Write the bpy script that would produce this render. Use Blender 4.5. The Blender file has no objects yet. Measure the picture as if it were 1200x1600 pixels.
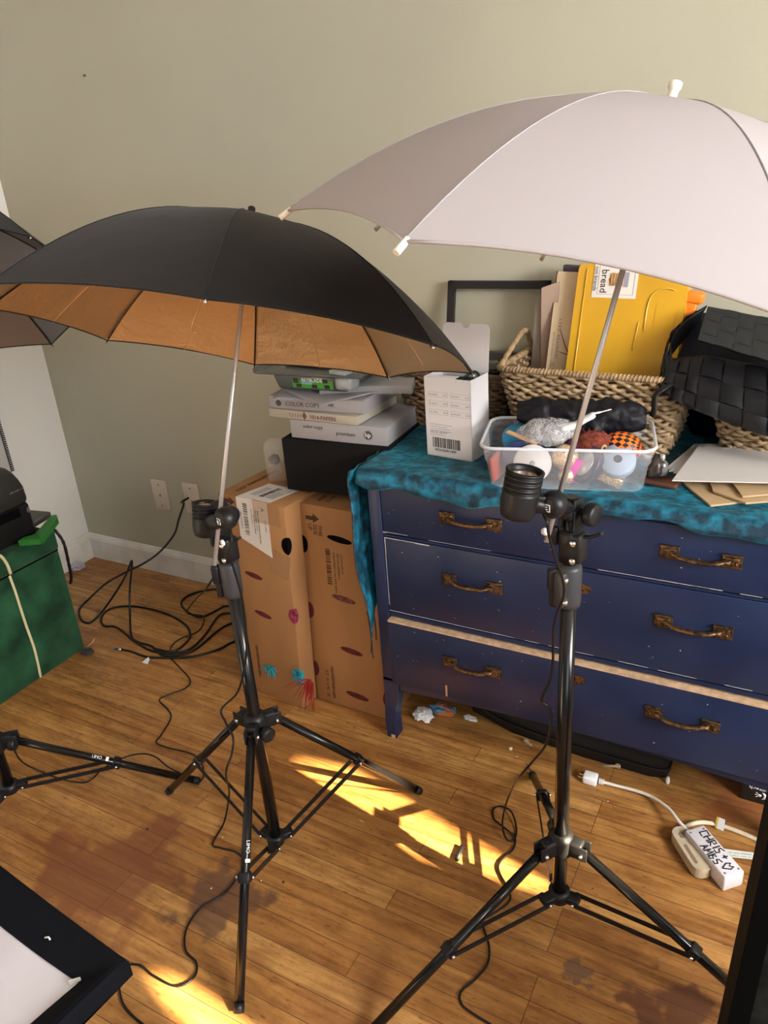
import bpy, bmesh, math, random
from mathutils import Vector, Matrix, noise
random.seed(7)
SC = bpy.context.scene
PI = math.pi
V = Vector
# ---------------------------------------------------------------- camera
EYE = V((0.0, 0.0, 1.5))
CAM_X = V((0.8773, 0.4751, -0.0697)); CAM_Y = V((0.1381, -0.3889, -0.9108)); CAM_F = V((-0.4599, 0.7893, -0.4069))
CAM_X.normalize(); CAM_F = (CAM_F - CAM_X * CAM_F.dot(CAM_X)).normalized(); CAM_Y = CAM_F.cross(CAM_X)   # x right, y down, f forward
FOC = 1202.0
cam_d = bpy.data.cameras.new('camera'); cam = bpy.data.objects.new('camera', cam_d); SC.collection.objects.link(cam)
cam_d.sensor_fit = 'VERTICAL'; cam_d.sensor_height = 36.0; cam_d.sensor_width = 27.0; cam_d.lens = 36.0 * FOC / 1600.0
cam_d.clip_start = 0.01
mw = Matrix.Identity(4)
for r in range(3):
    mw[r][0] = CAM_X[r]; mw[r][1] = -CAM_Y[r]; mw[r][2] = -CAM_F[r]; mw[r][3] = EYE[r]
cam.matrix_world = mw
SC.camera = cam
# ---------------------------------------------------------------- light
SC.view_settings.view_transform = 'Standard'; SC.view_settings.look = 'None'
SC.view_settings.gamma = 1.0; SC.view_settings.use_curve_mapping = False
SC.view_settings.exposure = 0.0
W = bpy.data.worlds.new('world'); SC.world = W; W.use_nodes = True
W.node_tree.nodes['Background'].inputs[0].default_value = (0.80, 0.90, 1.0, 1)
W.node_tree.nodes['Background'].inputs[1].default_value = 0.30
SUN_DIR = V((-0.474, 0.096, -0.266)).normalized()
def lamp(name, kind, loc, direction, energy, color, **k):
    d = bpy.data.lights.new(name, kind); o = bpy.data.objects.new(name, d); SC.collection.objects.link(o)
    o.location = loc; o.rotation_euler = V(direction).to_track_quat('-Z', 'Y').to_euler()
    d.energy = energy; d.color = color
    for a, b in k.items(): setattr(d, a, b)
    return o
lamp('sun', 'SUN', (3, 0.4, 2), SUN_DIR, 85.0, (1.0, 0.78, 0.50), angle=math.radians(0.7))
# daylight through the right-hand window, and from the room behind the camera
lamp('window_daylight', 'AREA', (2.15, 0.35, 1.62), (-1, 0.08, -0.52), 235.0, (1.0, 0.97, 0.94), shape='RECTANGLE', size=1.3, size_y=1.15)
lamp('room_daylight', 'AREA', (1.75, -1.7, 1.8), (-0.80, 1, -0.18), 36.0, (0.88, 0.94, 1.0), shape='RECTANGLE', size=1.8, size_y=1.4)
# ---------------------------------------------------------------- measuring helpers
def ray(px, py):
    return (CAM_F * FOC + CAM_X * (px - 600.0) + CAM_Y * (py - 800.0)).normalized()
def atz(px, py, z=0.0):
    d = ray(px, py); t = (z - EYE.z) / d.z; return EYE + d * t
def aty(px, py, y):
    d = ray(px, py); t = y / d.y; return EYE + d * t
def atx(px, py, x):
    d = ray(px, py); t = x / d.x; return EYE + d * t
# ---------------------------------------------------------------- materials
MATS = {}
def nodes(m):
    nt = m.node_tree; return nt, nt.nodes, nt.links, nt.nodes['Principled BSDF']
def mat(name, col, rough=0.5, metal=0.0, var=0.0, vscale=20.0, bump=0.0, bscale=60.0, bdist=0.002, sheen=0.0, coat=0.0, alpha=1.0,
        trans=0.0, ior=1.45, col2=None, cramp=(0.4, 0.6), stretch=(1, 1, 1), spec=0.5, sub=0.0, rvar=0.0):
    if name in MATS: return MATS[name]
    m = bpy.data.materials.new(name); m.use_nodes = True; nt, N, L, B = nodes(m)
    B.inputs['Base Color'].default_value = (*col, 1); B.inputs['Roughness'].default_value = rough; B.inputs['Metallic'].default_value = metal
    B.inputs['Alpha'].default_value = alpha; B.inputs['Transmission Weight'].default_value = trans; B.inputs['IOR'].default_value = ior
    B.inputs['Specular IOR Level'].default_value = spec
    if sheen: B.inputs['Sheen Weight'].default_value = sheen
    if coat: B.inputs['Coat Weight'].default_value = coat; B.inputs['Coat Roughness'].default_value = 0.15
    tc = N.new('ShaderNodeTexCoord'); mp = N.new('ShaderNodeMapping'); L.new(tc.outputs['Object'], mp.inputs[0]); mp.inputs['Scale'].default_value = stretch
    if col2 is not None or var or rvar:
        n = N.new('ShaderNodeTexNoise'); n.inputs['Scale'].default_value = vscale; n.inputs['Detail'].default_value = 6; L.new(mp.outputs[0], n.inputs['Vector'])
        if col2 is None: col2 = tuple(c * (1 - var) for c in col)
        cr = N.new('ShaderNodeValToRGB'); cr.color_ramp.elements[0].position = cramp[0]; cr.color_ramp.elements[1].position = cramp[1]
        cr.color_ramp.elements[0].color = (*col, 1); cr.color_ramp.elements[1].color = (*col2, 1)
        L.new(n.outputs['Fac'], cr.inputs[0]); L.new(cr.outputs[0], B.inputs['Base Color'])
        if rvar:
            mr = N.new('ShaderNodeMapRange'); mr.inputs['To Min'].default_value = rough - rvar; mr.inputs['To Max'].default_value = rough + rvar
            L.new(n.outputs['Fac'], mr.inputs[0]); L.new(mr.outputs[0], B.inputs['Roughness'])
    if bump:
        n2 = N.new('ShaderNodeTexNoise'); n2.inputs['Scale'].default_value = bscale; n2.inputs['Detail'].default_value = 5; L.new(mp.outputs[0], n2.inputs['Vector'])
        b = N.new('ShaderNodeBump'); b.inputs['Strength'].default_value = bump; b.inputs['Distance'].default_value = bdist
        L.new(n2.outputs['Fac'], b.inputs['Height']); L.new(b.outputs[0], B.inputs['Normal'])
    MATS[name] = m; return m
BLKP = mat('black plastic', (0.010, 0.0105, 0.012), 0.42, spec=0.35, var=0.3, vscale=30, bump=0.15, bscale=300, bdist=0.0005)
BLKM = mat('black anodised tube', (0.006, 0.006, 0.0065), 0.20, metal=0.0, spec=0.40)
GRYP = mat('grey plastic', (0.030, 0.032, 0.037), 0.45, bump=0.1, bscale=200, bdist=0.0005)
CHR = mat('chrome', (0.75, 0.76, 0.78), 0.22, metal=1.0)
STEEL = mat('brushed steel', (0.50, 0.50, 0.51), 0.42, metal=0.7, bump=0.1, bscale=200, bdist=0.0003)
WHTP = mat('white plastic', (0.78, 0.78, 0.80), 0.4)
BEIP = mat('beige plastic', (0.50, 0.42, 0.30), 0.45, var=0.15, vscale=40)
WHITEINK = mat('white ink', (0.8, 0.82, 0.85), 0.5)
BLACKINK = mat('black ink', (0.015, 0.014, 0.018), 0.5)
GREYINK = mat('grey ink', (0.30, 0.30, 0.34), 0.6)
CORD = mat('black rubber cord', (0.007, 0.006, 0.006), 0.38, spec=0.35)
WCORD = mat('white rubber cord', (0.72, 0.68, 0.62), 0.45)
CREAMC = mat('cream rubber cord', (0.62, 0.54, 0.40), 0.5, var=0.15, vscale=30)
def carton(name, col):
    return mat(name, col, 0.75, var=0.16, vscale=6, bump=0.25, bscale=120, bdist=0.0008, stretch=(1, 1, 0.4))
CARD = carton('brown cardboard', (0.33, 0.165, 0.062)); CARD2 = carton('tan cardboard', (0.47, 0.33, 0.18)); CARDIN = mat('cardboard edge', (0.25, 0.13, 0.06), 0.9)
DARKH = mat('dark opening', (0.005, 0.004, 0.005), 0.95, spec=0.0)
PAPER = mat('white paper', (0.66, 0.65, 0.64), 0.7, bump=0.1, bscale=15)
# ---------------------------------------------------------------- mesh builder
class MB:
    def __init__(s): s.bm = bmesh.new(); s.m = 0; s.sm = True
    def face(s, vs, smooth=None):
        try:
            f = s.bm.faces.new(vs); f.material_index = s.m; f.smooth = s.sm if smooth is None else smooth; return f
        except ValueError: return None
    def pt(s, p): return s.bm.verts.new(V(p))
    def box(s, c, size, R=None, bev=0.0, seg=2, taper=1.0):
        c = V(c); R = R or Matrix.Identity(3); b2 = bmesh.new(); bmesh.ops.create_cube(b2, size=1.0)
        for v in b2.verts:
            k = taper if v.co.z < 0 else 1.0
            v.co = V((v.co.x * size[0] * k, v.co.y * size[1] * k, v.co.z * size[2]))
        if bev > 0: bmesh.ops.bevel(b2, geom=list(b2.edges), offset=bev, segments=seg, profile=0.5, affect='EDGES', clamp_overlap=True)
        mp = {}
        for v in b2.verts: mp[v] = s.bm.verts.new(c + R @ v.co)
        for f in b2.faces: s.face([mp[v] for v in f.verts], smooth=bev > 0)
        b2.free()
        return s
    def bb(s, lo, hi, bev=0.0, seg=2):
        lo = V(lo); hi = V(hi); return s.box((lo + hi) / 2, hi - lo, bev=bev, seg=seg)
    def tube(s, pts, r, n=8, caps=True, flat=1.0, closed=False):
        pts = [V(p) for p in pts]; rs = r if isinstance(r, (list, tuple)) else [r] * len(pts)
        up = None; rings = []
        for i, p in enumerate(pts):
            a = pts[i - 1] if (i > 0 or closed) else p; b = pts[(i + 1) % len(pts)] if (i < len(pts) - 1 or closed) else p
            t = (b - a);
            if t.length < 1e-9: t = V((0, 0, 1))
            t.normalize()
            if up is None:
                up = V((0, 0, 1)) if abs(t.z) < 0.9 else V((1, 0, 0))
            u = (up - t * up.dot(t));
            if u.length < 1e-6: u = V((0, 1, 0)) - t * t.y
            u.normalize(); up = u; w = t.cross(u)
            rings.append([s.pt(p + (u * math.cos(2 * PI * k / n) * flat + w * math.sin(2 * PI * k / n)) * rs[i]) for k in range(n)])
        m = len(rings)
        for i in range(m if closed else m - 1):
            A = rings[i]; B = rings[(i + 1) % m]
            for k in range(n): s.face([A[k], A[(k + 1) % n], B[(k + 1) % n], B[k]])
        if caps and not closed: s.face(rings[0][::-1], False); s.face(rings[-1], False)
        return s
    def lathe(s, prof, o=(0, 0, 0), ax=(0, 0, 1), n=24, sx=1.0):
        o = V(o); ax = V(ax).normalized(); u = V((1, 0, 0)) if abs(ax.x) < 0.9 else V((0, 1, 0)); u = (u - ax * u.dot(ax)).normalized(); w = ax.cross(u)
        rings = []
        for r, h in prof:
            if r < 1e-6: rings.append([s.pt(o + ax * h)])
            else: rings.append([s.pt(o + ax * h + (u * math.cos(2 * PI * k / n) * sx + w * math.sin(2 * PI * k / n)) * r) for k in range(n)])
        for A, B in zip(rings, rings[1:]):
            for k in range(n):
                a = A[k % len(A)]; a2 = A[(k + 1) % len(A)]; b = B[k % len(B)]; b2 = B[(k + 1) % len(B)]
                vs = [];
                for q in (a, a2, b2, b):
                    if q not in vs: vs.append(q)
                if len(vs) > 2: s.face(vs)
        return s
    def prism(s, poly, M, depth):
        """poly of 2d points in the xy plane of M, extruded along -z of M by depth"""
        A = [s.pt(M @ V((x, y, 0))) for x, y in poly]; B = [s.pt(M @ V((x, y, -depth))) for x, y in poly]
        s.face(A, False); s.face(B[::-1], False); n = len(A)
        for i in range(n): s.face([A[i], B[i], B[(i + 1) % n], A[(i + 1) % n]], False)
        return s
    def quadgrid(s, fn, nu, nv, close_u=False):
        g = [[s.pt(fn(i / nu, j / nv)) for j in range(nv + 1)] for i in range(nu + (0 if close_u else 1))]
        for i in range(nu):
            for j in range(nv):
                a = g[i]; b = g[(i + 1) % len(g)]; s.face([a[j], b[j], b[j + 1], a[j + 1]])
        return s
    def build(s, name, mats, parent=None, loc=None, solid=0.0, sub=0, uv=None):
        me = bpy.data.meshes.new(name); s.bm.normal_update()
        if parent is not None: off = wloc(parent)
        elif loc is not None: off = V(loc)
        else:
            xs = [v.co for v in s.bm.verts]; off = V((sum(v.x for v in xs) / len(xs), sum(v.y for v in xs) / len(xs), min(v.z for v in xs)))
        for v in s.bm.verts: v.co -= off
        s.bm.to_mesh(me); s.bm.free()
        for m in (mats if isinstance(mats, (list, tuple)) else [mats]): me.materials.append(m)
        o = bpy.data.objects.new(name, me); SC.collection.objects.link(o)
        if parent is not None: o.parent = parent; WL[o.name] = off
        else: o.location = off; WL[o.name] = off
        if solid:
            md = o.modifiers.new('thickness', 'SOLIDIFY'); md.thickness = solid; md.offset = 0
        if sub:
            md = o.modifiers.new('smooth', 'SUBSURF'); md.levels = sub; md.render_levels = sub
        return o
WL = {}
def wloc(o): return WL[o.name]
def tag(o, label=None, cat=None, group=None, kind=None):
    if label: o['label'] = label
    if cat: o['category'] = cat
    if group: o['group'] = group
    if kind: o['kind'] = kind
    return o
def thing(name, label, cat, loc, group=None):
    o = bpy.data.objects.new(name, None); SC.collection.objects.link(o); o.location = loc; o.empty_display_size = 0.05
    WL[o.name] = V(loc); return tag(o, label, cat, group)
def struct(o): o['kind'] = 'structure'; return o
def frame(o, xd, yd):
    x = V(xd).normalized(); y = (V(yd) - x * V(yd).dot(x)).normalized(); z = x.cross(y); M = Matrix.Identity(4)
    for r in range(3): M[r][0] = x[r]; M[r][1] = y[r]; M[r][2] = z[r]; M[r][3] = V(o)[r]
    return M
def text_mesh(mb, s, M, size, mi=0, align='LEFT', sx=1.0, ext=0.0002):
    cu = bpy.data.curves.new('t', 'FONT'); cu.body = s; cu.size = size; cu.align_x = align; cu.extrude = ext; cu.resolution_u = 2
    o = bpy.data.objects.new('t', cu); SC.collection.objects.link(o)
    dg = bpy.context.evaluated_depsgraph_get(); me = bpy.data.meshes.new_from_object(o.evaluated_get(dg))
    bpy.data.objects.remove(o); bpy.data.curves.remove(cu)
    vs = [mb.pt(M @ V((v.co.x * sx, v.co.y, v.co.z))) for v in me.vertices]
    om = mb.m; mb.m = mi
    for p in me.polygons: mb.face([vs[i] for i in p.vertices], False)
    mb.m = om; bpy.data.meshes.remove(me)
def rectm(mb, M, x0, y0, x1, y1, mi=0, d=0.0004):
    om = mb.m; mb.m = mi; mb.prism([(x0, y0), (x1, y0), (x1, y1), (x0, y1)], M, d); mb.m = om
def scrib(mb, M, n, size, mi=0, seed=1):
    """a line of print too small to read: a row of word-sized dashes made of short strokes"""
    rd = random.Random(seed); x = 0.0
    for k in range(n):
        w = size * rd.uniform(.35, .6); h = size * rd.choice([.55, .75, .55, .7])
        rectm(mb, M, x, 0, x + w * .38, h, mi); rectm(mb, M, x + w * .38, h * .4, x + w, h * .62, mi); x += w + size * (.5 if rd.random() < .2 else .15)
def barcode(mb, M, x0, y0, x1, y1, mi=0, seed=1, vertical=True):
    rd = random.Random(seed); a = x0 if vertical else y0; e = x1 if vertical else y1
    while a < e - 0.002:
        w = rd.choice([0.0005, 0.0009, 0.0013, 0.0018]) * (e - (x0 if vertical else y0)) / 0.05
        if vertical: rectm(mb, M, a, y0, min(a + w, e), y1, mi)
        else: rectm(mb, M, x0, a, x1, min(a + w, e), mi)
        a += w + rd.choice([0.0006, 0.001, 0.0016]) * (e - (x0 if vertical else y0)) / 0.05
def smooth_path(pts, k=6):
    pts = [V(p) for p in pts]; out = []
    P = [pts[0] * 2 - pts[1]] + pts + [pts[-1] * 2 - pts[-2]]
    for i in range(1, len(P) - 2):
        p0, p1, p2, p3 = P[i - 1:i + 3]
        for j in range(k):
            t = j / k; out.append(0.5 * ((2 * p1) + (p2 - p0) * t + (2 * p0 - 5 * p1 + 4 * p2 - p3) * t * t + (3 * p1 - p0 - 3 * p2 + p3) * t ** 3))
    out.append(pts[-1]); return out
def rot(ax, deg): return Matrix.Rotation(math.radians(deg), 3, ax)
def lump(mb, c, rad, seed=0, amp=0.25, fr=2.0, R=None, sub=4):
    b2 = bmesh.new(); bmesh.ops.create_icosphere(b2, subdivisions=sub, radius=1.0); R = R or Matrix.Identity(3); mp = {}
    for v in b2.verts:
        d = v.co.normalized(); k = 1 + amp * noise.fractal(d * fr + V((seed * 3.1, seed, 0)), 0.8, 2.0, 4)
        mp[v] = mb.pt(V(c) + R @ V((d.x * rad[0] * k, d.y * rad[1] * k, d.z * rad[2] * k)))
    for f in b2.faces: mb.face([mp[v] for v in f.verts])
    b2.free()
# ================================================================ THE ROOM
XL, YB, XR, ZC = -2.72, 2.047, 2.25, 2.55
def floor_mat():
    m = bpy.data.materials.new('oak strip floor'); m.use_nodes = True; nt, N, L, B = nodes(m)
    tc = N.new('ShaderNodeTexCoord')
    mp = N.new('ShaderNodeMapping'); L.new(tc.outputs['Object'], mp.inputs[0]); mp.inputs['Location'].default_value = (0.31, 0.02, 0)
    br = N.new('ShaderNodeTexBrick'); L.new(mp.outputs[0], br.inputs['Vector'])
    br.offset = 0.37; br.offset_frequency = 3; br.squash = 1.0
    for k, v in (('Scale', 1.0), ('Mortar Size', 0.0007), ('Mortar Smooth', 0.2), ('Bias', 0.0), ('Brick Width', 0.95), ('Row Height', 0.057)): br.inputs[k].default_value = v
    br.inputs['Color1'].default_value = (0, 0, 0, 1); br.inputs['Color2'].default_value = (1, 1, 1, 1); br.inputs['Mortar'].default_value = (0.5, 0.5, 0.5, 1)
    cr = N.new('ShaderNodeValToRGB'); L.new(br.outputs['Color'], cr.inputs[0]); e = cr.color_ramp.elements
    e[0].position = 0.0; e[0].color = (0.34, 0.162, 0.046, 1); e[1].position = 1.0; e[1].color = (0.47, 0.262, 0.086, 1)
    q = e.new(0.5); q.color = (0.42, 0.215, 0.064, 1)
    # grain, stretched along the boards and shifted from board to board
    sc = N.new('ShaderNodeVectorMath'); sc.operation = 'MULTIPLY'; sc.inputs[1].default_value = (3.0, 55.0, 1.0); L.new(tc.outputs['Object'], sc.inputs[0])
    sh = N.new('ShaderNodeVectorMath'); sh.operation = 'MULTIPLY_ADD'; L.new(br.outputs['Color'], sh.inputs[0]); sh.inputs[1].default_value = (9.0, 5.0, 3.0); L.new(sc.outputs[0], sh.inputs[2])
    gn = N.new('ShaderNodeTexNoise'); gn.inputs['Scale'].default_value = 1.0; gn.inputs['Detail'].default_value = 8; gn.inputs['Roughness'].default_value = 0.65; gn.inputs['Distortion'].default_value = 0.6
    L.new(sh.outputs[0], gn.inputs['Vector'])
    gr = N.new('ShaderNodeValToRGB'); L.new(gn.outputs['Fac'], gr.inputs[0]); g = gr.color_ramp.elements
    g[0].position = 0.34; g[0].color = (0.50, 0.40, 0.32, 1); g[1].position = 0.62; g[1].color = (1.10, 1.08, 1.05, 1)
    mx = N.new('ShaderNodeMixRGB'); mx.blend_type = 'MULTIPLY'; mx.inputs[0].default_value = 0.85; L.new(cr.outputs[0], mx.inputs[1]); L.new(gr.outputs[0], mx.inputs[2])
    # fine dark pores and flecks
    pn = N.new('ShaderNodeTexNoise'); pn.inputs['Scale'].default_value = 1.0; pn.inputs['Detail'].default_value = 3
    ps = N.new('ShaderNodeVectorMath'); ps.operation = 'MULTIPLY'; ps.inputs[1].default_value = (40.0, 210.0, 1.0); L.new(tc.outputs['Object'], ps.inputs[0]); L.new(ps.outputs[0], pn.inputs['Vector'])
    pr = N.new('ShaderNodeValToRGB'); L.new(pn.outputs['Fac'], pr.inputs[0]); p = pr.color_ramp.elements; p[0].position = 0.27; p[0].color = (0.35, 0.25, 0.2, 1); p[1].position = 0.40; p[1].color = (1, 1, 1, 1)
    m2 = N.new('ShaderNodeMixRGB'); m2.blend_type = 'MULTIPLY'; m2.inputs[0].default_value = 0.8; L.new(mx.outputs[0], m2.inputs[1]); L.new(pr.outputs[0], m2.inputs[2])
    bn = N.new('ShaderNodeTexNoise'); bn.inputs['Scale'].default_value = 1.0; bn.inputs['Detail'].default_value = 6; bn.inputs['Roughness'].default_value = 0.7
    bs = N.new('ShaderNodeVectorMath'); bs.operation = 'MULTIPLY'; bs.inputs[1].default_value = (9.0, 22.0, 1.0); L.new(tc.outputs['Object'], bs.inputs[0]); L.new(bs.outputs[0], bn.inputs['Vector'])
    bq = N.new('ShaderNodeValToRGB'); L.new(bn.outputs['Fac'], bq.inputs[0]); b_ = bq.color_ramp.elements; b_[0].position = 0.33; b_[0].color = (0.60, 0.50, 0.42, 1); b_[1].position = 0.56; b_[1].color = (1.04, 1.04, 1.02, 1)
    m2b = N.new('ShaderNodeMixRGB'); m2b.blend_type = 'MULTIPLY'; m2b.inputs[0].default_value = 0.8; L.new(m2.outputs[0], m2b.inputs[1]); L.new(bq.outputs[0], m2b.inputs[2]); m2 = m2b
    # worn stained blotches where the varnish has gone
    wn = N.new('ShaderNodeTexNoise'); wn.inputs['Scale'].default_value = 3.1; wn.inputs['Detail'].default_value = 9; wn.inputs['Roughness'].default_value = 0.72; L.new(tc.outputs['Object'], wn.inputs['Vector'])
    wr = N.new('ShaderNodeValToRGB'); L.new(wn.outputs['Fac'], wr.inputs[0]); w = wr.color_ramp.elements; w[0].position = 0.56; w[0].color = (0, 0, 0, 1); w[1].position = 0.74; w[1].color = (0.5, 0.5, 0.5, 1)
    m3 = N.new('ShaderNodeMixRGB'); m3.blend_type = 'MIX'; L.new(wr.outputs[0], m3.inputs[0]); L.new(m2.outputs[0], m3.inputs[1]); m3.inputs[2].default_value = (0.15, 0.055, 0.022, 1)
    prev = m3
    for (c, rad, col, f) in (((-1.02, 0.86), 0.13, (0.09, 0.045, 0.03, 1), 0.75), ((-1.32, 0.80), 0.22, (0.17, 0.055, 0.022, 1), 0.75), ((-0.06, 1.03), 0.10, (0.10, 0.035, 0.018, 1), 0.85),
                             ((-0.245, 1.045), 0.040, (0.10, 0.06, 0.045, 1), 0.7), ((-0.62, 0.78), 0.13, (0.22, 0.09, 0.035, 1), 0.3), ((-0.1, 1.47), 0.07, (0.22, 0.08, 0.03, 1), 0.4), ((0.02, 1.70), 0.16, (0.26, 0.08, 0.03, 1), 0.7)):
        d = N.new('ShaderNodeVectorMath'); d.operation = 'DISTANCE'; d.inputs[1].default_value = (c[0], c[1], 0); L.new(tc.outputs['Object'], d.inputs[0])
        n = N.new('ShaderNodeTexNoise'); n.inputs['Scale'].default_value = 1.8 / rad; n.inputs['Detail'].default_value = 7; L.new(tc.outputs['Object'], n.inputs['Vector'])
        a = N.new('ShaderNodeMath'); a.operation = 'MULTIPLY_ADD'; L.new(n.outputs['Fac'], a.inputs[0]); a.inputs[1].default_value = rad * 2.6; L.new(d.outputs['Value'], a.inputs[2])
        r = N.new('ShaderNodeMapRange'); L.new(a.outputs[0], r.inputs['Value']); r.inputs['From Min'].default_value = rad * 1.85; r.inputs['From Max'].default_value = rad * 2.15; r.inputs['To Min'].default_value = f; r.inputs['To Max'].default_value = 0.0
        mm = N.new('ShaderNodeMixRGB'); L.new(r.outputs[0], mm.inputs[0]); L.new(prev.outputs[0], mm.inputs[1]); mm.inputs[2].default_value = col; prev = mm
    # dark joints
    m4 = N.new('ShaderNodeMixRGB'); L.new(br.outputs['Fac'], m4.inputs[0]); L.new(prev.outputs[0], m4.inputs[1]); m4.inputs[2].default_value = (0.05, 0.020, 0.010, 1)
    L.new(m4.outputs[0], B.inputs['Base Color'])
    rr = N.new('ShaderNodeMapRange'); L.new(gn.outputs['Fac'], rr.inputs[0]); rr.inputs['To Min'].default_value = 0.36; rr.inputs['To Max'].default_value = 0.58; L.new(rr.outputs[0], B.inputs['Roughness'])
    ad = N.new('ShaderNodeMath'); ad.operation = 'MULTIPLY_ADD'; L.new(br.outputs['Fac'], ad.inputs[0]); ad.inputs[1].default_value = -2.0; L.new(gn.outputs['Fac'], ad.inputs[2])
    bu = N.new('ShaderNodeBump'); bu.inputs['Strength'].default_value = 0.35; bu.inputs['Distance'].default_value = 0.001; L.new(ad.outputs[0], bu.inputs['Height']); L.new(bu.outputs[0], B.inputs['Normal'])
    return m
def wall_mat(name, col, col2):
    m = mat(name, col, 0.75, col2=col2, vscale=1.2, cramp=(0.35, 0.65), bump=0.0); nt, N, L, B = nodes(m)
    tc = N.new('ShaderNodeTexCoord')
    n = N.new('ShaderNodeTexNoise'); n.inputs['Scale'].default_value = 5.0; n.inputs['Detail'].default_value = 2; L.new(tc.outputs['Object'], n.inputs['Vector'])
    w = N.new('ShaderNodeTexWave'); w.wave_type = 'RINGS'; w.rings_direction = 'SPHERICAL'; w.inputs['Scale'].default_value = 9.0; w.inputs['Distortion'].default_value = 7.0; w.inputs['Detail'].default_value = 3; w.inputs['Detail Scale'].default_value = 1.6
    L.new(tc.outputs['Object'], w.inputs['Vector'])
    f = N.new('ShaderNodeTexNoise'); f.inputs['Scale'].default_value = 230.0; f.inputs['Detail'].default_value = 3; L.new(tc.outputs['Object'], f.inputs['Vector'])
    k = N.new('ShaderNodeMath'); k.operation = 'MULTIPLY'; L.new(w.outputs['Fac'], k.inputs[0]); L.new(n.outputs['Fac'], k.inputs[1])
    a = N.new('ShaderNodeMath'); a.operation = 'MULTIPLY_ADD'; L.new(f.outputs['Fac'], a.inputs[0]); a.inputs[1].default_value = 0.6; L.new(k.outputs[0], a.inputs[2])
    b = N.new('ShaderNodeBump'); b.inputs['Strength'].default_value = 0.22; b.inputs['Distance'].default_value = 0.0016; L.new(a.outputs[0], b.inputs['Height']); L.new(b.outputs[0], B.inputs['Normal'])
    return m
WALLM = wall_mat('olive beige wall paint', (0.385, 0.378, 0.295), (0.418, 0.41, 0.322))
WALLW = wall_mat('white wall paint', (0.76, 0.76, 0.73), (0.79, 0.79, 0.76))
TRIMM = mat('white trim paint', (0.70, 0.685, 0.64), 0.42, var=0.12, vscale=14, bump=0.1, bscale=30)
mb = MB(); mb.bb((XL - .1, -2.6, -.06), (XR + .1, YB + .1, 0)); struct(mb.build('floor', floor_mat(), loc=(0, 0, 0)))
mb = MB(); mb.bb((XL - .1, YB, 0), (XR + .1, YB + .1, ZC)); struct(mb.build('wall_back', WALLM, loc=(0, YB, 0)))
mb = MB(); mb.bb((XL - .1, -2.6, 0), (XL, YB, ZC)); struct(mb.build('wall_left', WALLW, loc=(XL, 0, 0)))
mb = MB(); mb.bb((XL - .1, -2.6, ZC), (XR + .1, YB + .1, ZC + .08)); struct(mb.build('ceiling', mat('white ceiling paint', (0.7, 0.69, 0.66), 0.8), loc=(0, 0, ZC)))
# right-hand wall: a big window and unseen added curtains, gaps cut to shape the sun patches
def gap(quad):   # floor outline of a sun patch carried back along the sun to the plane of the curtains
    out = []
    for q in quad:
        p = atz(*q, 0.0); t = (XR - p.x) / -SUN_DIR.x; q3 = p - SUN_DIR * t; out.append((q3.y, q3.z))
    return out
G1 = gap([(478, 1190), (560, 1206), (700, 1290), (885, 1396), (850, 1392), (720, 1358), (600, 1318), (455, 1245)])
G2 = gap([(240, 1530), (282, 1536), (345, 1575), (420, 1635), (350, 1640), (285, 1590)])
def panel_with_holes(mb, y0, y1, z0, z1, holes, x, d):
    """a rectangle of the plane x=const, cut into strips that leave the holes open"""
    ys = sorted(set([y0, y1] + [p[0] for h in holes for p in h])); ys = [y for y in ys if y0 <= y <= y1]
    fine = []
    for a, b in zip(ys, ys[1:]):
        n = max(1, int((b - a) / 0.02)); fine += [a + (b - a) * i / n for i in range(n)]
    fine.append(ys[-1])
    def spans(y):
        out = []
        for h in holes:
            zs = []
            for (a, b) in zip(h, h[1:] + h[:1]):
                if (a[0] - y) * (b[0] - y) < 0: zs.append(a[1] + (b[1] - a[1]) * (y - a[0]) / (b[0] - a[0]))
            zs.sort(); out += [(zs[i], zs[i + 1]) for i in range(0, len(zs) - 1, 2)]
        return sorted(out)
    for a, b in zip(fine, fine[1:]):
        A = spans(a + 1e-5); Bq = spans(b - 1e-5); M_ = spans((a + b) / 2)
        if not (len(A) == len(Bq) == len(M_)): A = Bq = M_
        lo_a = lo_b = z0
        for (s0, s1), (e0, e1) in list(zip(A, Bq)) + [((z1, z1), (z1, z1))]:
            mb.face([mb.pt((x, a, lo_a)), mb.pt((x, b, lo_b)), mb.pt((x, b, e0)), mb.pt((x, a, s0))], False)
            lo_a, lo_b = s1, e1
mb = MB(); WY0, WY1, WZ0, WZ1 = -0.75, 1.35, 0.75, 2.2
for lo, hi in (((XR, -2.6, 0), (XR + .1, WY0, ZC)), ((XR, WY1, 0), (XR + .1, YB, ZC)), ((XR, WY0, 0), (XR + .1, WY1, WZ0)), ((XR, WY0, WZ1), (XR + .1, WY1, ZC))): mb.bb(lo, hi)
struct(mb.build('wall_right', WALLM, loc=(XR, 0, 0)))
wf = MB()
for lo, hi in (((XR + .03, WY0, WZ0), (XR + .08, WY0 + .05, WZ1)), ((XR + .03, WY1 - .05, WZ0), (XR + .08, WY1, WZ1)), ((XR + .03, WY0, WZ0), (XR + .08, WY1, WZ0 + .05)), ((XR + .03, WY0, WZ1 - .05), (XR + .08, WY1, WZ1))): wf.bb(lo, hi)
wo = struct(wf.build('window_1', TRIMM, loc=(XR, 0.3, WZ0)))
mb = MB(); panel_with_holes(mb, WY0 - .06, WY1 + .06, WZ0 - .1, WZ1 + .06, [G1, G2], XR - 0.012, 0)
tag(mb.build('sun_mask_curtain', mat('linen curtain', (0.62, 0.58, 0.50), 0.9), loc=(XR, 0.3, WZ0)), 'unseen pale curtains added over the right-hand window, cut to shape the sun patches', 'sun_mask_curtain')
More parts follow.
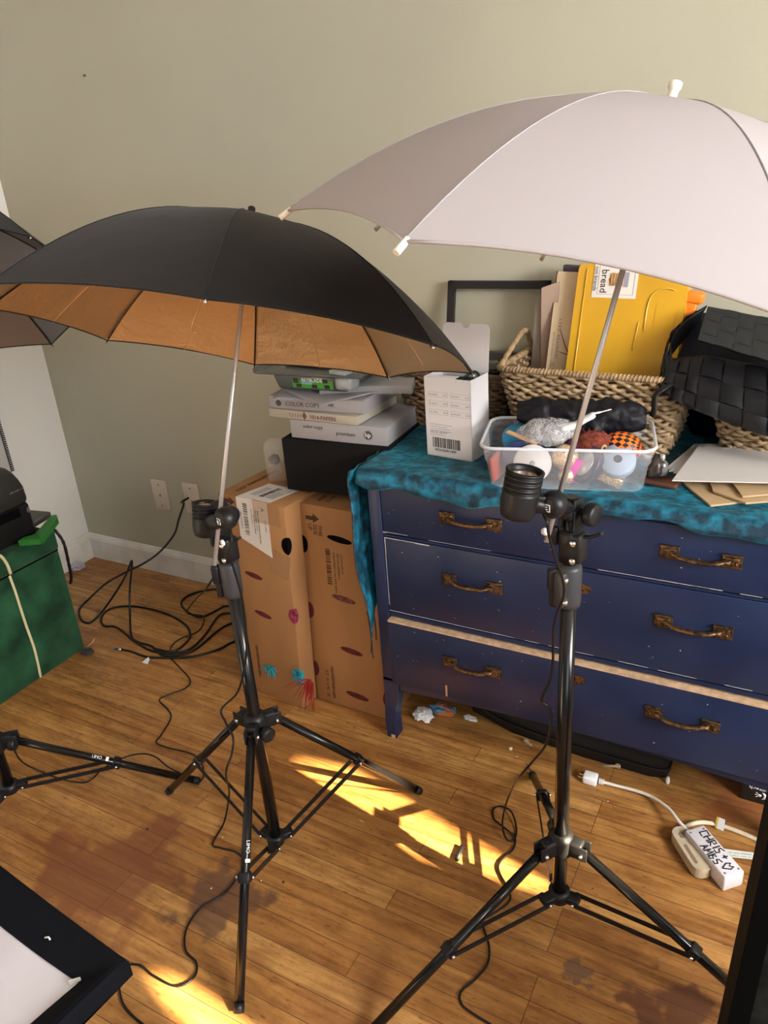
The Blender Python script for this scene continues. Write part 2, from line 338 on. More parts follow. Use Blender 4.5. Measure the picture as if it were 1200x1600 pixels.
# baseboards
def board(name, p0, p1, nrm):
    p0 = V(p0); p1 = V(p1); nrm = V(nrm); mb = MB(); prof = [(0.016, 0.0), (0.016, 0.092), (0.0135, 0.097), (0.0135, 0.101), (0.010, 0.104), (0.006, 0.113), (0.001, 0.116)]
    for (a, za), (b, zb) in zip(prof, prof[1:]):
        mb.face([mb.pt(p0 + nrm * a + V((0, 0, za))), mb.pt(p1 + nrm * a + V((0, 0, za))), mb.pt(p1 + nrm * b + V((0, 0, zb))), mb.pt(p0 + nrm * b + V((0, 0, zb)))], False)
    mb.bb((min(p0.x, p1.x) - (0.0005 if nrm.x else 0), min(p0.y, p1.y) - (0.0005 if nrm.y else 0), 0.0), (max(p0.x, p1.x) + (0.0005 if nrm.x else 0), max(p0.y, p1.y) + 0.0005, 0.11))
    struct(mb.build(name, TRIMM, loc=p0))
board('baseboard_back', (XL, YB, 0), (XR, YB, 0), (0, -1, 0))
board('baseboard_left', (XL, -2.6, 0), (XL, YB, 0), (1, 0, 0))
# nail and wall specks
mb = MB(); p = aty(133, 118, YB - .001); mb.lathe([(0.003, 0), (0.003, 0.006), (0, 0.007)], p, (0, -1, 0), 8)
tag(mb.build('nail', mat('dark nail', (0.08, 0.06, 0.04), 0.5), loc=p), 'tiny dark nail head high in the plain left part of the beige wall', 'nail')
# wall plates
def plate(px, label, holes):
    p = aty(px[0], px[1], YB); t = thing('wall_plate', label, 'wall plate', (p.x, YB, p.z - .065), 'wall plates above the baseboard')
    mb = MB(); mb.box((p.x, YB - .0025, p.z), (0.080, 0.005, 0.130), bev=.002); mb.build('faceplate', mat('almond plastic', (0.60, 0.55, 0.46), 0.4), t)
    for dz, r, m in holes:
        mb = MB(); mb.lathe([(r, 0), (r, .002), (r * .5, .003), (0, .0025)], (p.x, YB - .005, p.z + dz), (0, -1, 0), 12); mb.build('screw' if r < .004 else 'socket', m, t)
    return p
BR = mat('brass', (0.35, 0.18, 0.09), 0.4, metal=0.8)
plate((252, 773), 'almond wall plate with a brass socket at its centre, nearer the room corner', ((.045, .0035, BR), (0, .006, BR), (-.045, .0035, BR)))
pp = aty(298, 776, YB); plate((301, 779), 'almond wall plate with the black cable plugged in, farther from the corner', ((.045, .0035, BR), (-.006, .006, CHR), (-.045, .0035, BR)))

# ================================================================ DRESSER
NAVY = mat('navy paint', (0.006, 0.015, 0.052), 0.40, col2=(0.009, 0.020, 0.062), vscale=9, bump=0.22, bscale=35, bdist=0.0008, rvar=0.08)
BARE = mat('bare wood', (0.55, 0.38, 0.24), 0.7, var=0.25, vscale=60)
BRZ = mat('antique brass', (0.22, 0.13, 0.06), 0.38, metal=0.85, col2=(0.05, 0.035, 0.025), vscale=130, cramp=(0.4, 0.62), bump=0.5, bscale=160, bdist=0.0008)
TOP = 0.83
DX0, DX1, DF, DB = -0.925, 0.130, 1.515, 2.020
dr = thing('dresser', 'long navy blue painted dresser with three wide drawers and bronze handles', 'dresser', ((DX0 + DX1) / 2, (DF + DB) / 2, 0))
mb = MB()
mb.bb((DX0, DF + .02, .21), (DX1, DB, TOP - .03)); 
for x0, x1 in ((DX0, DX0 + .034), (DX1 - .034, DX1)): mb.bb((x0, DF - .002, .20), (x1, DF + .03, TOP - .028), bev=.002)
for z0, z1 in ((.196, .205), (.418, .428), (.652, .657), (.797, .803)): mb.bb((DX0 + .03, DF, z0), (DX1 - .03, DF + .03, z1))
mb.build('carcass', NAVY, dr)
mb = MB(); mb.bb((DX0 - .008, DF - .012, TOP - .028), (DX1 + .008, DB + .005, TOP - .004), bev=.004); mb.build('top_board', NAVY, dr)
def apron():
    mb = MB(); n = 24
    def f(i): 
        t = i / n; x = DX0 + .03 + (DX1 - DX0 - .06) * t; return x, .172 + .022 * math.sin(PI * min(1, max(0, t)))
    for i in range(n):
        (x0, z0), (x1, z1) = f(i), f(i + 1)
        for y in (DF + .003, DF + .020): mb.face([mb.pt((x0, y, z0)), mb.pt((x1, y, z1)), mb.pt((x1, y, .2)), mb.pt((x0, y, .2))], False)
        mb.face([mb.pt((x0, DF + .003, z0)), mb.pt((x1, DF + .003, z1)), mb.pt((x1, DF + .02, z1)), mb.pt((x0, DF + .02, z0))], False)
    mb.build('apron', NAVY, dr)
apron()
def leg(x, sgn, y0, y1):
    mb = MB(); prof = [(.21, 0.0, .048), (.17, .001, .046), (.14, .001, .038), (.10, -.002, .032), (.05, -.004, .029), (.0, -.001, .028)]   # z, outer shift, width
    R = []
    for z, o, w in prof:
        xo = x + sgn * o; xi = xo + sgn * w
        R.append([mb.pt((xo, y0, z)), mb.pt((xi, y0, z)), mb.pt((xi, y1, z)), mb.pt((xo, y1, z))])
    for a, b in zip(R, R[1:]):
        for k in range(4): mb.face([a[k], a[(k + 1) % 4], b[(k + 1) % 4], b[k]], False)
    mb.face(R[0], False); mb.face(R[-1], False); mb.m = 1; mb.bb((x + sgn * .018 - .006, y0 - .0006, .0), (x + sgn * .018 + .006, y0 + .003, .012))
    mb.build('leg', [NAVY, BARE], dr)
for x, s in ((DX0, 1), (DX1, -1)): leg(x, s, DF - .002, DF + .040); leg(x, s, DB - .045, DB)
def handle(px, z, par):
    t = MB(); 
    for s in (-1, 1):
        cx = px + s * .060
        t.box((cx, -.0015, z), (.038, .004, .030), bev=.0015); t.box((cx, -.0045, z), (.027, .004, .019), bev=.0015)
        t.box((cx - s * .008, -.009, z + .001), (.013, .012, .011), bev=.003)
        t.box((cx, -.004, z + .0150), (.040, .008, .003), bev=.001)
        t.lathe([(.0028, 0), (.0028, .0015), (0, .0025)], (cx + s * .008, -.0065, z - .003), (0, -1, 0), 8)
    pts = [V((px + s * x, -y, z - dz)) for s, x, y, dz in ((-1, .054, .010, -.001), (-1, .044, .013, -.001), (-1, .034, .019, .001), (-1, .014, .022, .002), (1, .014, .022, .002), (1, .034, .019, .001), (1, .044, .013, -.001), (1, .054, .010, -.001))]
    t.tube(smooth_path(pts, 4), .0070, 8, flat=0.70)
    for v in t.bm.verts: v.co.y += FRY
    t.build('handle', BRZ, par)
def drawer(z0, z1, out, hz, wear):
    global FRY
    mb = MB(); y = DF - out; FRY = y
    mb.bb((DX0 + .036, y, z0), (DX1 - .036, DF + .019, z1), bev=.0015)
    rd = random.Random(int(z0 * 1000)); ch = mb; ch.m = 1; ch.sm = False
    def chip(x, z, w, h):
        n = 6; cs = [ch.pt((x + math.cos(2 * PI * k / n) * w * rd.uniform(.5, 1), y - .0004, z + math.sin(2 * PI * k / n) * h * rd.uniform(.4, 1))) for k in range(n)]; ch.face(cs, False)
    for xa, xb, z, dens, w in wear:
        x = xa
        while x < xb:
            L_ = rd.uniform(.006, .045)
            if rd.random() < dens: ch.bb((x, y - .0005, z - rd.uniform(.0003, w)), (min(x + L_, xb), y + .001, z + rd.uniform(.0002, w)))
            x += L_
    for k in range(26):
        chip(rd.uniform(DX0 + .05, -.35) if k < 19 else rd.uniform(-.35, .1), rd.uniform(z0 + .02, z1 - .01), rd.uniform(.0008, .0035), rd.uniform(.0006, .0022))
    d = mb.build('drawer', [NAVY, mat('chipped paint', (0.42, 0.40, 0.42), 0.7)], dr)
    for hx in (-.650, -.143): handle(hx, hz, d)
    return d
d1 = drawer(.660, .794, .000, .731, [(-.89, -.82, .664, .95, .0006), (-.89, -.60, .661, .5, .0005), (-.36, -.02, .661, .9, .0009)])
d2 = drawer(.431, .649, .000, .563, [(-.888, -.80, .6475, .95, .001), (-.80, -.755, .646, .9, .003), (-.888, -.60, .433, .8, .0008), (-.60, .09, .433, .55, .0008)])
mb = MB(); mb.bb((DX0 + .0375, DF - .0006, .45), (DX0 + .0385, DF, .648)); mb.bb((DX0 + .0372, DF - .0006, .60), (DX0 + .0398, DF, .645)); tag(mb.build('worn_edge', mat('chipped paint', (0.42, 0.40, 0.42), 0.7), d2), 'pale worn line down the drawer edge')
d3 = drawer(.210, .406, .014, .327, [(-.20, -.196, .24, .9, .0008)])
mb = MB(); mb.bb((DX0 + .036, DF - .0145, .4055), (DX1 - .036, DF + .019, .4100)); tag(mb.build('bare_edge', BARE, d3), 'bare pale wood top edge of the bottom drawer')
mb = MB(); mb.bb((-.728, DF - .0146, .212), (-.723, DF - .0135, .247)); tag(mb.build('scratch', mat('scraped wood', (0.42, 0.22, 0.13), 0.7), d3), 'reddish scrape down the drawer front')
for z, d in ((.606, d2), (.366, d3)):
    mb = MB(); yy = DF - (0 if d is d2 else .014)
    M = frame((-.388, yy - .0022, z), (1, 0, 0), (0, 0, 1)); mb.prism([(-.028, 0), (-.020, .011), (-.008, .0125), (.008, .0125), (.020, .010), (.028, 0), (.020, -.010), (.008, -.0125), (-.008, -.0125), (-.020, -.011)], M, .003)
    mb.m = 1; mb.prism([(-.003, .005), (.003, .005), (.002, -.006), (-.002, -.006)], frame((-.388, yy - .0027, z), (1, 0, 0), (0, 0, 1)), .001)
    mb.build('keyhole_plate', [BRZ, DARKH], d)

# velvet cloth thrown over the dresser
def velvet():
    m = mat('teal crushed velvet', (0.001, 0.024, 0.046), 0.55, col2=(0.006, 0.165, 0.27), vscale=30, cramp=(0.44, 0.68), sheen=0.35, bump=0.6, bscale=55, bdist=0.006, stretch=(1, 1.2, 1)); nt, N, L, B = nodes(m)
    B.inputs['Sheen Tint'].default_value = (0.1, 0.75, 0.95, 1); B.inputs['Sheen Roughness'].default_value = 0.35; return m
VEL = velvet()
mb = MB()
def hem(x): return .795 - .012 * math.sin(x * 7) + .006 * math.sin(x * 23 + 1) + .004 * math.sin(x * 51) - .018 * max(0, x + .35)
def clothf(u, v):
    x = -.942 + (1.10) * u; 
    w = .0022 * (noise.noise(V((x * 16, v * 9, 1.3))) + 1)
    if v < .62:   # flat top, back to front
        y = DB + .01 - (DB + .01 - 1.512) * (v / .62); return V((x, y, TOP + w))
    if v < .74:
        a = (v - .62) / .12 * PI / 2; return V((x, 1.512 - .018 * math.sin(a), TOP + w - .018 * (1 - math.cos(a))))
    t = (v - .74) / .26; zt = TOP - .018; zb = hem(x)
    return V((x, 1.494 - .006 * math.sin(t * 3) - .003 * math.sin(x * 40) * t, zt + w * (1 - t) - (zt - zb) * t))
mb.quadgrid(clothf, 110, 40)
cl = mb.build('velvet_cloth', VEL, None, loc=(-.4, 1.75, TOP), solid=.003); tag(cl, 'crushed teal velvet cloth spread over the top of the navy dresser', 'cloth')
mb = MB()
def sidef(u, v):   # hanging part on the left end
    y = 1.492 + u * .50; fold = .012 * math.sin(u * 26) * min(1, v * 2) + .006 * math.sin(u * 61 + 2)
    zb = .335 + .30 * (1 - math.exp(-u * 3.2)) + .015 * math.sin(u * 31); z = TOP + .002 - (TOP - zb) * v
    return V((-.942 - .016 * math.sin(min(1, v * 8) * PI / 2) - fold * .5 - .008 + .028 * v * (1 - u), y + .012 * math.sin(v * 9) * (1 - u) - .014 * (1 - v) * (1 - u), z))
mb.quadgrid(sidef, 70, 44); mb.build('side_drop', VEL, cl, solid=.003)
for k, (px0, py0, px1, py1) in enumerate(((574, 955, 583, 1028), (579, 965, 580, 1020), (584, 960, 588, 1000))):
    a = atx(px0, py0, -.950); b = atx(px1, py1, -.950); mb = MB(); mb.tube(smooth_path([a, (a + b) / 2 + V((.002, 0, 0)), b], 3), .0018, 6); mb.build('tassel', mat('dark tassel thread', (0.010, 0.014, 0.016), 0.9), cl)
# ================================================================ LIGHT STANDS
def stand(label, cx, cy, h, R, az, lz, zc, knob_ang, logo=True, top=None):
    t = thing('light_stand', label, 'light stand', (cx, cy, 0), 'black tripod light stands')
    r1 = .0138
    mb = MB(); mb.tube([(cx, cy, lz - .012), (cx, cy, zc + .02)], r1, 20); mb.build('center_pole', BLKM, t)
    mb = MB(); mb.tube([(cx, cy, zc), (cx, cy, zc + .20)], .0105, 16); mb.build('inner_pole', BLKM, t)
    # hub
    mb = MB(); mb.lathe([(.0139, -.030), (.023, -.028), (.025, -.012), (.026, .010), (.020, .020), (.0139, .022)], (cx, cy, h), n=24)
    low = MB(); low.lathe([(.0139, -.014), (.021, -.013), (.022, .010), (.0139, .012)], (cx, cy, lz), n=20)
    for k in range(3):
        a = az + k * 2 * PI / 3; u = V((math.cos(a), math.sin(a), 0)); w = V((-u.y, u.x, 0)); Rm = Matrix((u, w, V((0, 0, 1)))).transposed()
        tp = V((cx, cy, h)) + u * .045 - V((0, 0, .008)); ft = V((cx, cy, .010)) + u * R; dn = (ft - tp).normalized()
        for s in (-1, 1): mb.box(V((cx, cy, h - .004)) + u * .036 + w * s * .0115, (.042, .004, .032), Rm, bev=.0018)
        mb.box(V((cx, cy, h + .008)) + u * .030, (.030, .024, .012), Rm, bev=.004)
        mb.m = 1
        for s in (-1, 1): mb.lathe([(.0045, 0), (.0045, .003), (.002, .005), (0, .005)], tp + w * s * .0135, w * s, 10)
        mb.m = 0
        leg_ = MB(); leg_.tube([tp, ft], .0098, 14); 
        lg = leg_.build('leg', BLKM, t)
        cap = MB(); cap.tube([ft - dn * .012, ft + dn * .006], .0108, 14); cap.build('rubber_foot', BLKP, lg)
        at_ = tp + (ft - tp) * .54; lo = V((cx, cy, lz)) + u * .034
        bk = MB(); nrm = dn.cross(w).normalized(); bk.box(at_, (.022, .024, .024), Matrix((dn, w, nrm)).transposed(), bev=.003)
        bk.m = 1
        for s in (-1, 1): bk.lathe([(.0035, 0), (.0035, .0025), (.001, .004), (0, .004)], at_ + w * s * .0165 , w * s, 8)
        bk.build('leg_bracket', [BLKP, CHR], lg)
        for s in (-1, 1):
            b = MB(); d = (at_ - lo).normalized(); n3 = d.cross(w).normalized(); b.box((lo + at_) / 2 + w * s * .0140, ((at_ - lo).length + .008, .0028, .0105), Matrix((d, w, n3)).transposed()); b.build('brace', BLKP, t)
            low.m = 1; low.lathe([(.0035, 0), (.0035, .002), (.001, .0035), (0, .0035)], lo + w * s * .0155, w * s, 8); low.m = 0
        low.box(lo - u * .006, (.030, .024, .017), Rm, bev=.003)
        if logo and k == 0:   # small white maker's marks printed on the leg
            view = (EYE - (tp + (ft - tp) * .5)).normalized(); side = (view - dn * view.dot(dn)).normalized()
            q = MB(); M = frame(tp + (ft - tp) * .40 + side * .0100, dn, side.cross(dn)); text_mesh(q, 'LIMO', M, .011, 0, ext=.0002); rectm(q, M, .036, -.001, .043, .009); q.build('marking', WHITEINK, lg)
    mb.build('hub', [BLKP, CHR], t); low.build('lower_hub', [BLKP, CHR], t)
    # hub locking knob
    ka = knob_ang; u = V((math.cos(ka), math.sin(ka), 0)); 
    k = MB(); k.lathe([(.006, 0), (.006, .016), (.015, .017), (.0165, .022), (.0165, .034), (.013, .036), (0, .036)], V((cx, cy, h - .012)) + u * .018, u, 16); k.build('locking_knob', BLKP, t)
    # collar at the top of the main tube with its lever
    c = MB(); c.lathe([(.0142, 0), (.0195, .002), (.0205, .010), (.0205, .072), (.0185, .078), (.0110, .080)], (cx, cy, zc), n=24)
    u2 = V((math.cos(ka + 2.2), math.sin(ka + 2.2), 0)); w2 = V((-u2.y, u2.x, 0)); Rm = Matrix((u2, w2, V((0, 0, 1)))).transposed()
    c.box(V((cx, cy, zc + .04)) + u2 * .022, (.016, .020, .064), Rm, bev=.004); c.m = 1
    for zz in (.018, .060): c.lathe([(.0050, 0), (.0050, .003), (.002, .005), (0, .005)], V((cx, cy, zc + zz)) + u2 * .022 + w2 * .010 * (1 if w2.y < 0 else -1), w2 * (1 if w2.y < 0 else -1), 10)
    c.build('collar', [GRYP, CHR], t)
    u3 = V((-.85, -.5, 0)).normalized(); w3 = V((-u3.y, u3.x, 0)); R3 = Matrix((u3, w3, V((0, 0, 1)))).transposed()
    l = MB(); l.box(V((cx, cy, zc + .052)) + u3 * .028, (.018, .018, .044), R3, bev=.006); l.box(V((cx, cy, zc + .020)) + u3 * .026, (.014, .015, .040), R3, bev=.005); l.build('wing_lever', BLKP, t)
    return t
def bracket(label, x, y, z0, z1, head, shaft_pt, lampdir, lr, ll, sdir, group):
    """umbrella bracket with the socket on it: body on the pole from z0 to z1, socket cylinder at head"""
    t = thing('lamp_holder', label, 'lamp holder', (x, y, z0), group)
    sh = V(shaft_pt); hd = V(head); ax = V(lampdir).normalized(); s = V(sdir).normalized()
    f = V((-.28, -.96, 0)).normalized(); w = V((f.y, -f.x, 0)) * -1   # f towards the viewer side, w to the right
    w = V((.96, -.28, 0)); Rm = Matrix((w, -f, V((0, 0, 1)))).transposed()
    b = MB(); b.lathe([(.0112, 0), (.0190, .002), (.0195, .050), (.017, .056), (.0112, .058)], (x, y, z0), n=20)
    b.box((x + w.x * .012, y + w.y * .012, z0 + .030), (.028, .030, .052), Rm, bev=.005)
    b.box((x, y, z0 + .075), (.026, .012, .060), Rm, bev=.003)
    for sg in (-1, 1): b.box(V((x, y, z0 + .088)) + w * sg * .011, (.005, .026, .052), Rm, bev=.002)
    b.m = 1
    for zz in (.042, .010): b.lathe([(.0058, 0), (.0058, .003), (.003, .005), (0, .005)], V((x, y, z0 + zz)) + w * .014 + f * .016, f, 12)
    b.tube([(x, y, z0 + .058), (x, y, z0 + .096)], .005, 8)
    b.build('clamp', [BLKP, CHR], t)
    # round joint that carries the umbrella shaft
    j = MB(); jc = V((x, y, z1 - .012)); j.lathe([(0, -.012), (.018, -.012), (.021, -.006), (.021, .006), (.018, .012), (0, .012)], jc, w, 22)
    for sg in (-1, 1): j.box(jc + w * sg * .013 - V((0, 0, .014)), (.006, .030, .040), Rm, bev=.004)
    j.build('tilt_joint', BLKP, t)
    k = MB(); ks = jc + w * .016; k.lathe([(.006, 0), (.006, .010), (.017, .011), (.019, .016), (.019, .026), (.016, .029), (0, .029)], ks, w, 18); k.build('tilt_knob', BLKP, t)
    lv = MB(); a = V((x, y, z0 + .050)) + w * .020; lv.tube(smooth_path([a, a + w * .016 + V((0, 0, .004)), a + w * .036 + V((0, 0, .016))], 4), .0052, 8, flat=.6); lv.build('lever', BLKP, t)
    a = V((x, y, z0 + .050)) - w * .016 + f * .01; lv = MB(); lv.box(a - w * .008 - V((0, 0, .006)), (.014, .012, .034), Rm, bev=.004); lv.build('lever', BLKP, t)
    # shaft holder disc
    hc = sh; q = MB(); q.lathe([(0, -.016), (.014, -.016), (.020, -.011), (.0225, .0), (.020, .011), (.014, .016), (0, .016)], hc, f, 26)
    q.tube([hc - f * .006, jc], .011, 12); q.m = 1; Mf = frame(hc + f * .0165, w, (0, 0, 1))
    rectm(q, Mf, -.0055, -.0065, .0055, .0055, 1, .0006); q.m = 2
    rectm(q, frame(hc + f * .0170, w, (0, 0, 1)), -.0040, -.0050, .0040, .0040, 2, .0006); q.m = 1
    q.tube([Mf @ V((.0022 * math.cos(t_), -.0005 + .0022 * math.sin(t_), .0008)) for t_ in [PI * .3 + i * .5 for i in range(10)]], .0007, 5)
    q.lathe([(0, 0), (.006, 0), (.0065, .003), (0, .004)], hc - s * .045 , f, 10)
    q.build('shaft_clamp', [BLKP, WHITEINK, BLKP], t)
    # lamp socket
    m = MB(); r = lr; L_ = ll
    prof = [(0, 0), (r * .62, 0), (r * .86, .004), (r * .95, .012), (r, .026), (r, L_ * .52)]
    z = L_ * .54
    for i in range(4): prof += [(r * 1.0, z), (r * 1.0, z + L_ * .055), (r * .90, z + L_ * .060), (r * .90, z + L_ * .095)]; z += L_ * .105
    prof += [(r * 1.03, z), (r * 1.03, L_), (r * .92, L_ + .001), (r * .82, L_ - .004), (r * .80, L_ - .022), (0, L_ - .022)]
    m.lathe(prof, hd, ax, 32)
    m.box(hd + ax * (L_ * .52) + w * r * .25 + (sh - (hd + ax * L_ * .5)) * .0, (.002, .002, .002))
    m.tube([hd + ax * L_ * .38, hc - s * .006], .0125, 10)
    arm_c = (hd + ax * L_ * .36 + hc) / 2; d = (hc - hd - ax * L_ * .36).normalized(); n2 = d.cross(f).normalized()
    m.box(arm_c, ((hc - hd - ax * L_ * .36).length * .75, .022, .030), Matrix((d, f, n2)).transposed(), bev=.004)
    so = m.build('socket', BLKP, t)
    c = MB(); c.lathe([(r * .70, 0), (r * .74, .002), (r * .70, .004), (r * .60, .001), (r * .45, -.010), (0, -.010)], hd + ax * (L_ - .010), ax, 24); c.build('socket_thread', CHR, so)
    return t
def umbrella(label, base, axis, L0, L, hg, R, ph, outer, inner, shaftm, tipm, group, seam, ribr=.0016, tipr=.0020, ferr=(.006, .028), wr=1.0, EXPO=2.2, SCL=.014):
    a = V(axis).normalized(); base = V(base); apex = base + a * L; u = (V((1, 0, 0)) - a * a.x).normalized(); v = a.cross(u)
    t = thing('photo_umbrella', label, 'umbrella', base - a * L0, group)
    def rib(k, s):
        th = ph + k * PI / 4; return apex + (u * math.cos(th) + v * math.sin(th)) * (R * s) - a * (hg * (s ** EXPO))
    def canopy(off, sc):
        mb = MB(); NS, NT = 22, 12
        for k in range(8):
            g = []
            for i in range(NS + 1):
                row = []
                for j in range(NT + 1):
                    tt = j / NT; bow = 4 * tt * (1 - tt); s = (i / NS) * (1 - SCL * bow * (i / NS)) * sc
                    if s < 1e-4: s = 1e-4
                    p = rib(k, s).lerp(rib(k + 1, s), tt)
                    cc = apex - a * (hg * (s ** EXPO)); rad = (p - cc)
                    p = p + a * (.002 * bow * s - off) - a * 0.0 + rad * (.012 * bow)
                    wv = wr * .0018 * noise.noise(V((i * .35, j * .25 + k * 9, 2.0))) * bow * (i / NS)
                    row.append(mb.pt(p + a * wv))
                g.append(row)
            for i in range(NS):
                for j in range(NT):
                    mb.m = 1 if (seam and j in (NT // 2,) and False) else 0
                    mb.face([g[i][j], g[i][j + 1], g[i + 1][j + 1], g[i + 1][j]])
        return mb
    mb = canopy(0, 1.0); c = mb.build('canopy', outer, t); 
    mb = canopy(.0022, .998); li = mb.build('lining', inner, t)
    # sewn seams: over each rib and down the middle of each panel
    mb = MB()
    for k in range(8):
        pts = [rib(k, s / 20) + a * .0006 for s in range(1, 21)]; mb.tube(pts, .0013, 5, flat=.5)
    mb.build('rib_seam', outer, c)
    if seam:
        mb = MB()
        for k in range(8):
            pts = []
            for i in range(1, 21):
                s = i / 20 * (1 - SCL * i / 20); p = rib(k, s).lerp(rib(k + 1, s), .5); cc = apex - a * (hg * s ** EXPO); pts.append(p + a * (.002 * s - .0030) + (p - cc) * .012)
            mb.tube(pts, .0011, 5, flat=.5)
        mb.build('panel_seam', seam, li)
    # hem cord
    mb = MB()
    for k in range(8):
        pts = []
        for j in range(13):
            tt = j / 12; bow = 4 * tt * (1 - tt); s = 1 - SCL * bow; p = rib(k, s).lerp(rib(k + 1, s), tt); cc = apex - a * (hg * s ** EXPO); pts.append(p + a * (.002 * bow * s - .001) + (p - cc) * .012 * bow)
        mb.tube(pts, .0018, 6)
    mb.build('hem', outer, c)
    for k in range(8):
        mb = MB(); mb.tube([rib(k, s / 16) - a * .005 for s in range(1, 17)], ribr, 6); rb = mb.build('rib', shaftm if tipm is None else tipm, t)
        mb = MB(); e = rib(k, 1.0); d = (rib(k, 1.0) - rib(k, .95)).normalized(); mb.tube([e - d * .006 - a * .002, e + d * .002 - a * .003, e + d * (.012 if tipr > .0028 else .005) - a * .004], [tipr * .8, tipr, tipr], 8); mb.build('rib_tip', tipm if tipm else CHR, rb)
        mb = MB(); mb.tube([rib(k, .45) - a * .006, apex - a * (hg * .40)], .0014, 5); mb.build('stretcher', shaftm if tipm is None else tipm, t)
    mb = MB(); mb.lathe([(.005, -.012), (.009, -.010), (.009, .010), (.005, .012)], apex - a * (hg * .40), a, 14); mb.build('runner', BLKP if tipm is None else tipm, t)
    mb = MB(); mb.tube([base - a * L0, apex - a * .004], .0042, 14); mb.build('shaft', STEEL, t)
    mb = MB(); f0, f1 = ferr; mb.lathe([(f0 * 1.5, -.004), (f0 * 1.4, .002), (f0 * .8, .006), (f0 * .85, f1 * .55), (f0 * 1.15, f1 * .7), (f0 * 1.15, f1 * .92), (f0 * .7, f1), (0, f1)], apex, a, 16); mb.build('ferrule', BLKP if tipm is None else tipm, t)
    return t
BLKF = mat('black nylon', (0.007, 0.007, 0.008), 0.7, spec=0.3, sheen=0.06, bump=0.3, bscale=14, bdist=0.004)
def gold():
    m = mat('gold reflective lining', (0.98, 0.80, 0.56), 0.32, metal=1.0, bump=0.0); nt, N, L, B = nodes(m)
    tc = N.new('ShaderNodeTexCoord'); n = N.new('ShaderNodeTexNoise'); n.inputs['Scale'].default_value = 9; n.inputs['Detail'].default_value = 11; n.inputs['Roughness'].default_value = .66; n.inputs['Distortion'].default_value = 0.2; L.new(tc.outputs['Object'], n.inputs['Vector'])
    b = N.new('ShaderNodeBump'); b.inputs['Strength'].default_value = .7; b.inputs['Distance'].default_value = .012; L.new(n.outputs['Fac'], b.inputs['Height']); L.new(b.outputs[0], B.inputs['Normal']); return m
GOLD = gold()
DKSIL = mat('dark silver lining', (0.20, 0.20, 0.21), 0.42, metal=0.9, bump=0.5, bscale=12, bdist=0.006)
def whitefab():
    m = mat('white translucent nylon', (0.46, 0.44, 0.46), 0.65, spec=.3, bump=0.25, bscale=10, bdist=0.003); nt, N, L, B = nodes(m)
    tr = N.new('ShaderNodeBsdfTranslucent'); tr.inputs[0].default_value = (0.60, 0.54, 0.54, 1); mx = N.new('ShaderNodeMixShader'); mx.inputs[0].default_value = .30
    out = [n for n in N if n.type == 'OUTPUT_MATERIAL'][0]; L.new(B.outputs[0], mx.inputs[1]); L.new(tr.outputs[0], mx.inputs[2]); L.new(mx.outputs[0], out.inputs[0]); return m
WFAB = whitefab(); WTIP = mat('cream plastic', (0.74, 0.70, 0.60), 0.4)
GSEAM = mat('pale gold seam', (0.85, 0.62, 0.38), 0.4, metal=0.7)
R_ = math.radians
stand('black light stand left of the dresser, under the black and gold umbrella', -.973, 1.034, .401, .388, -1.146, .050, .722, R_(-20))
stand('black light stand with spread-out legs before the dresser, under the white umbrella', -.303, 1.115, .266, .450, -.084, .118, .805, R_(120), logo=False)
T3 = stand('black light stand at the left edge, only its leg and braces in view', -1.654, .828, .269, .456, .731, .122, .74, R_(30))
LG = 'sockets clamped on the light stands'
hl = aty(322, 838, 1.005)
LH1 = bracket('black ribbed lamp holder facing up beneath the black and gold umbrella', -.973, 1.034, .805, .925, hl, aty(353, 810, .975), (.01, .20, 1), .0255, .068, (0.008, .376, .927), LG)
hw = aty(806, 809, 1.02)
sW = V((-.327, 1.041, .93)); aW = V((.196, .156, .968))
LH2 = bracket('black ribbed lamp holder with a bright metal thread, beneath the white umbrella', -.303, 1.115, .890, .995, hw, aty(864, 788, 1.045), (.16, .10, 1), .0285, .078, aW, LG)
u1 = umbrella('black photo umbrella with a gold lining, open above the left stand', (-.937, .971, .87), (.008, .376, .927), .035, .602, .216, .446, 2.158, BLKF, GOLD, BLKM, None, 'photo umbrellas', GSEAM)
u2 = umbrella('large white translucent photo umbrella, open at the upper right', sW, aW, -.025, .640, .210, .457, 3.691, WFAB, WFAB, STEEL, WTIP, 'photo umbrellas', None, ribr=.0022, tipr=.0040, ferr=(.0075, .026), wr=.6, EXPO=2.12, SCL=.030)
u3 = umbrella('dark photo umbrella at the left edge of the photo, half out of frame', (-1.600, .740, .87), (-.270, .370, .888), .06, .735, .222, .468, .84, BLKF, DKSIL, BLKM, None, 'photo umbrellas', None)
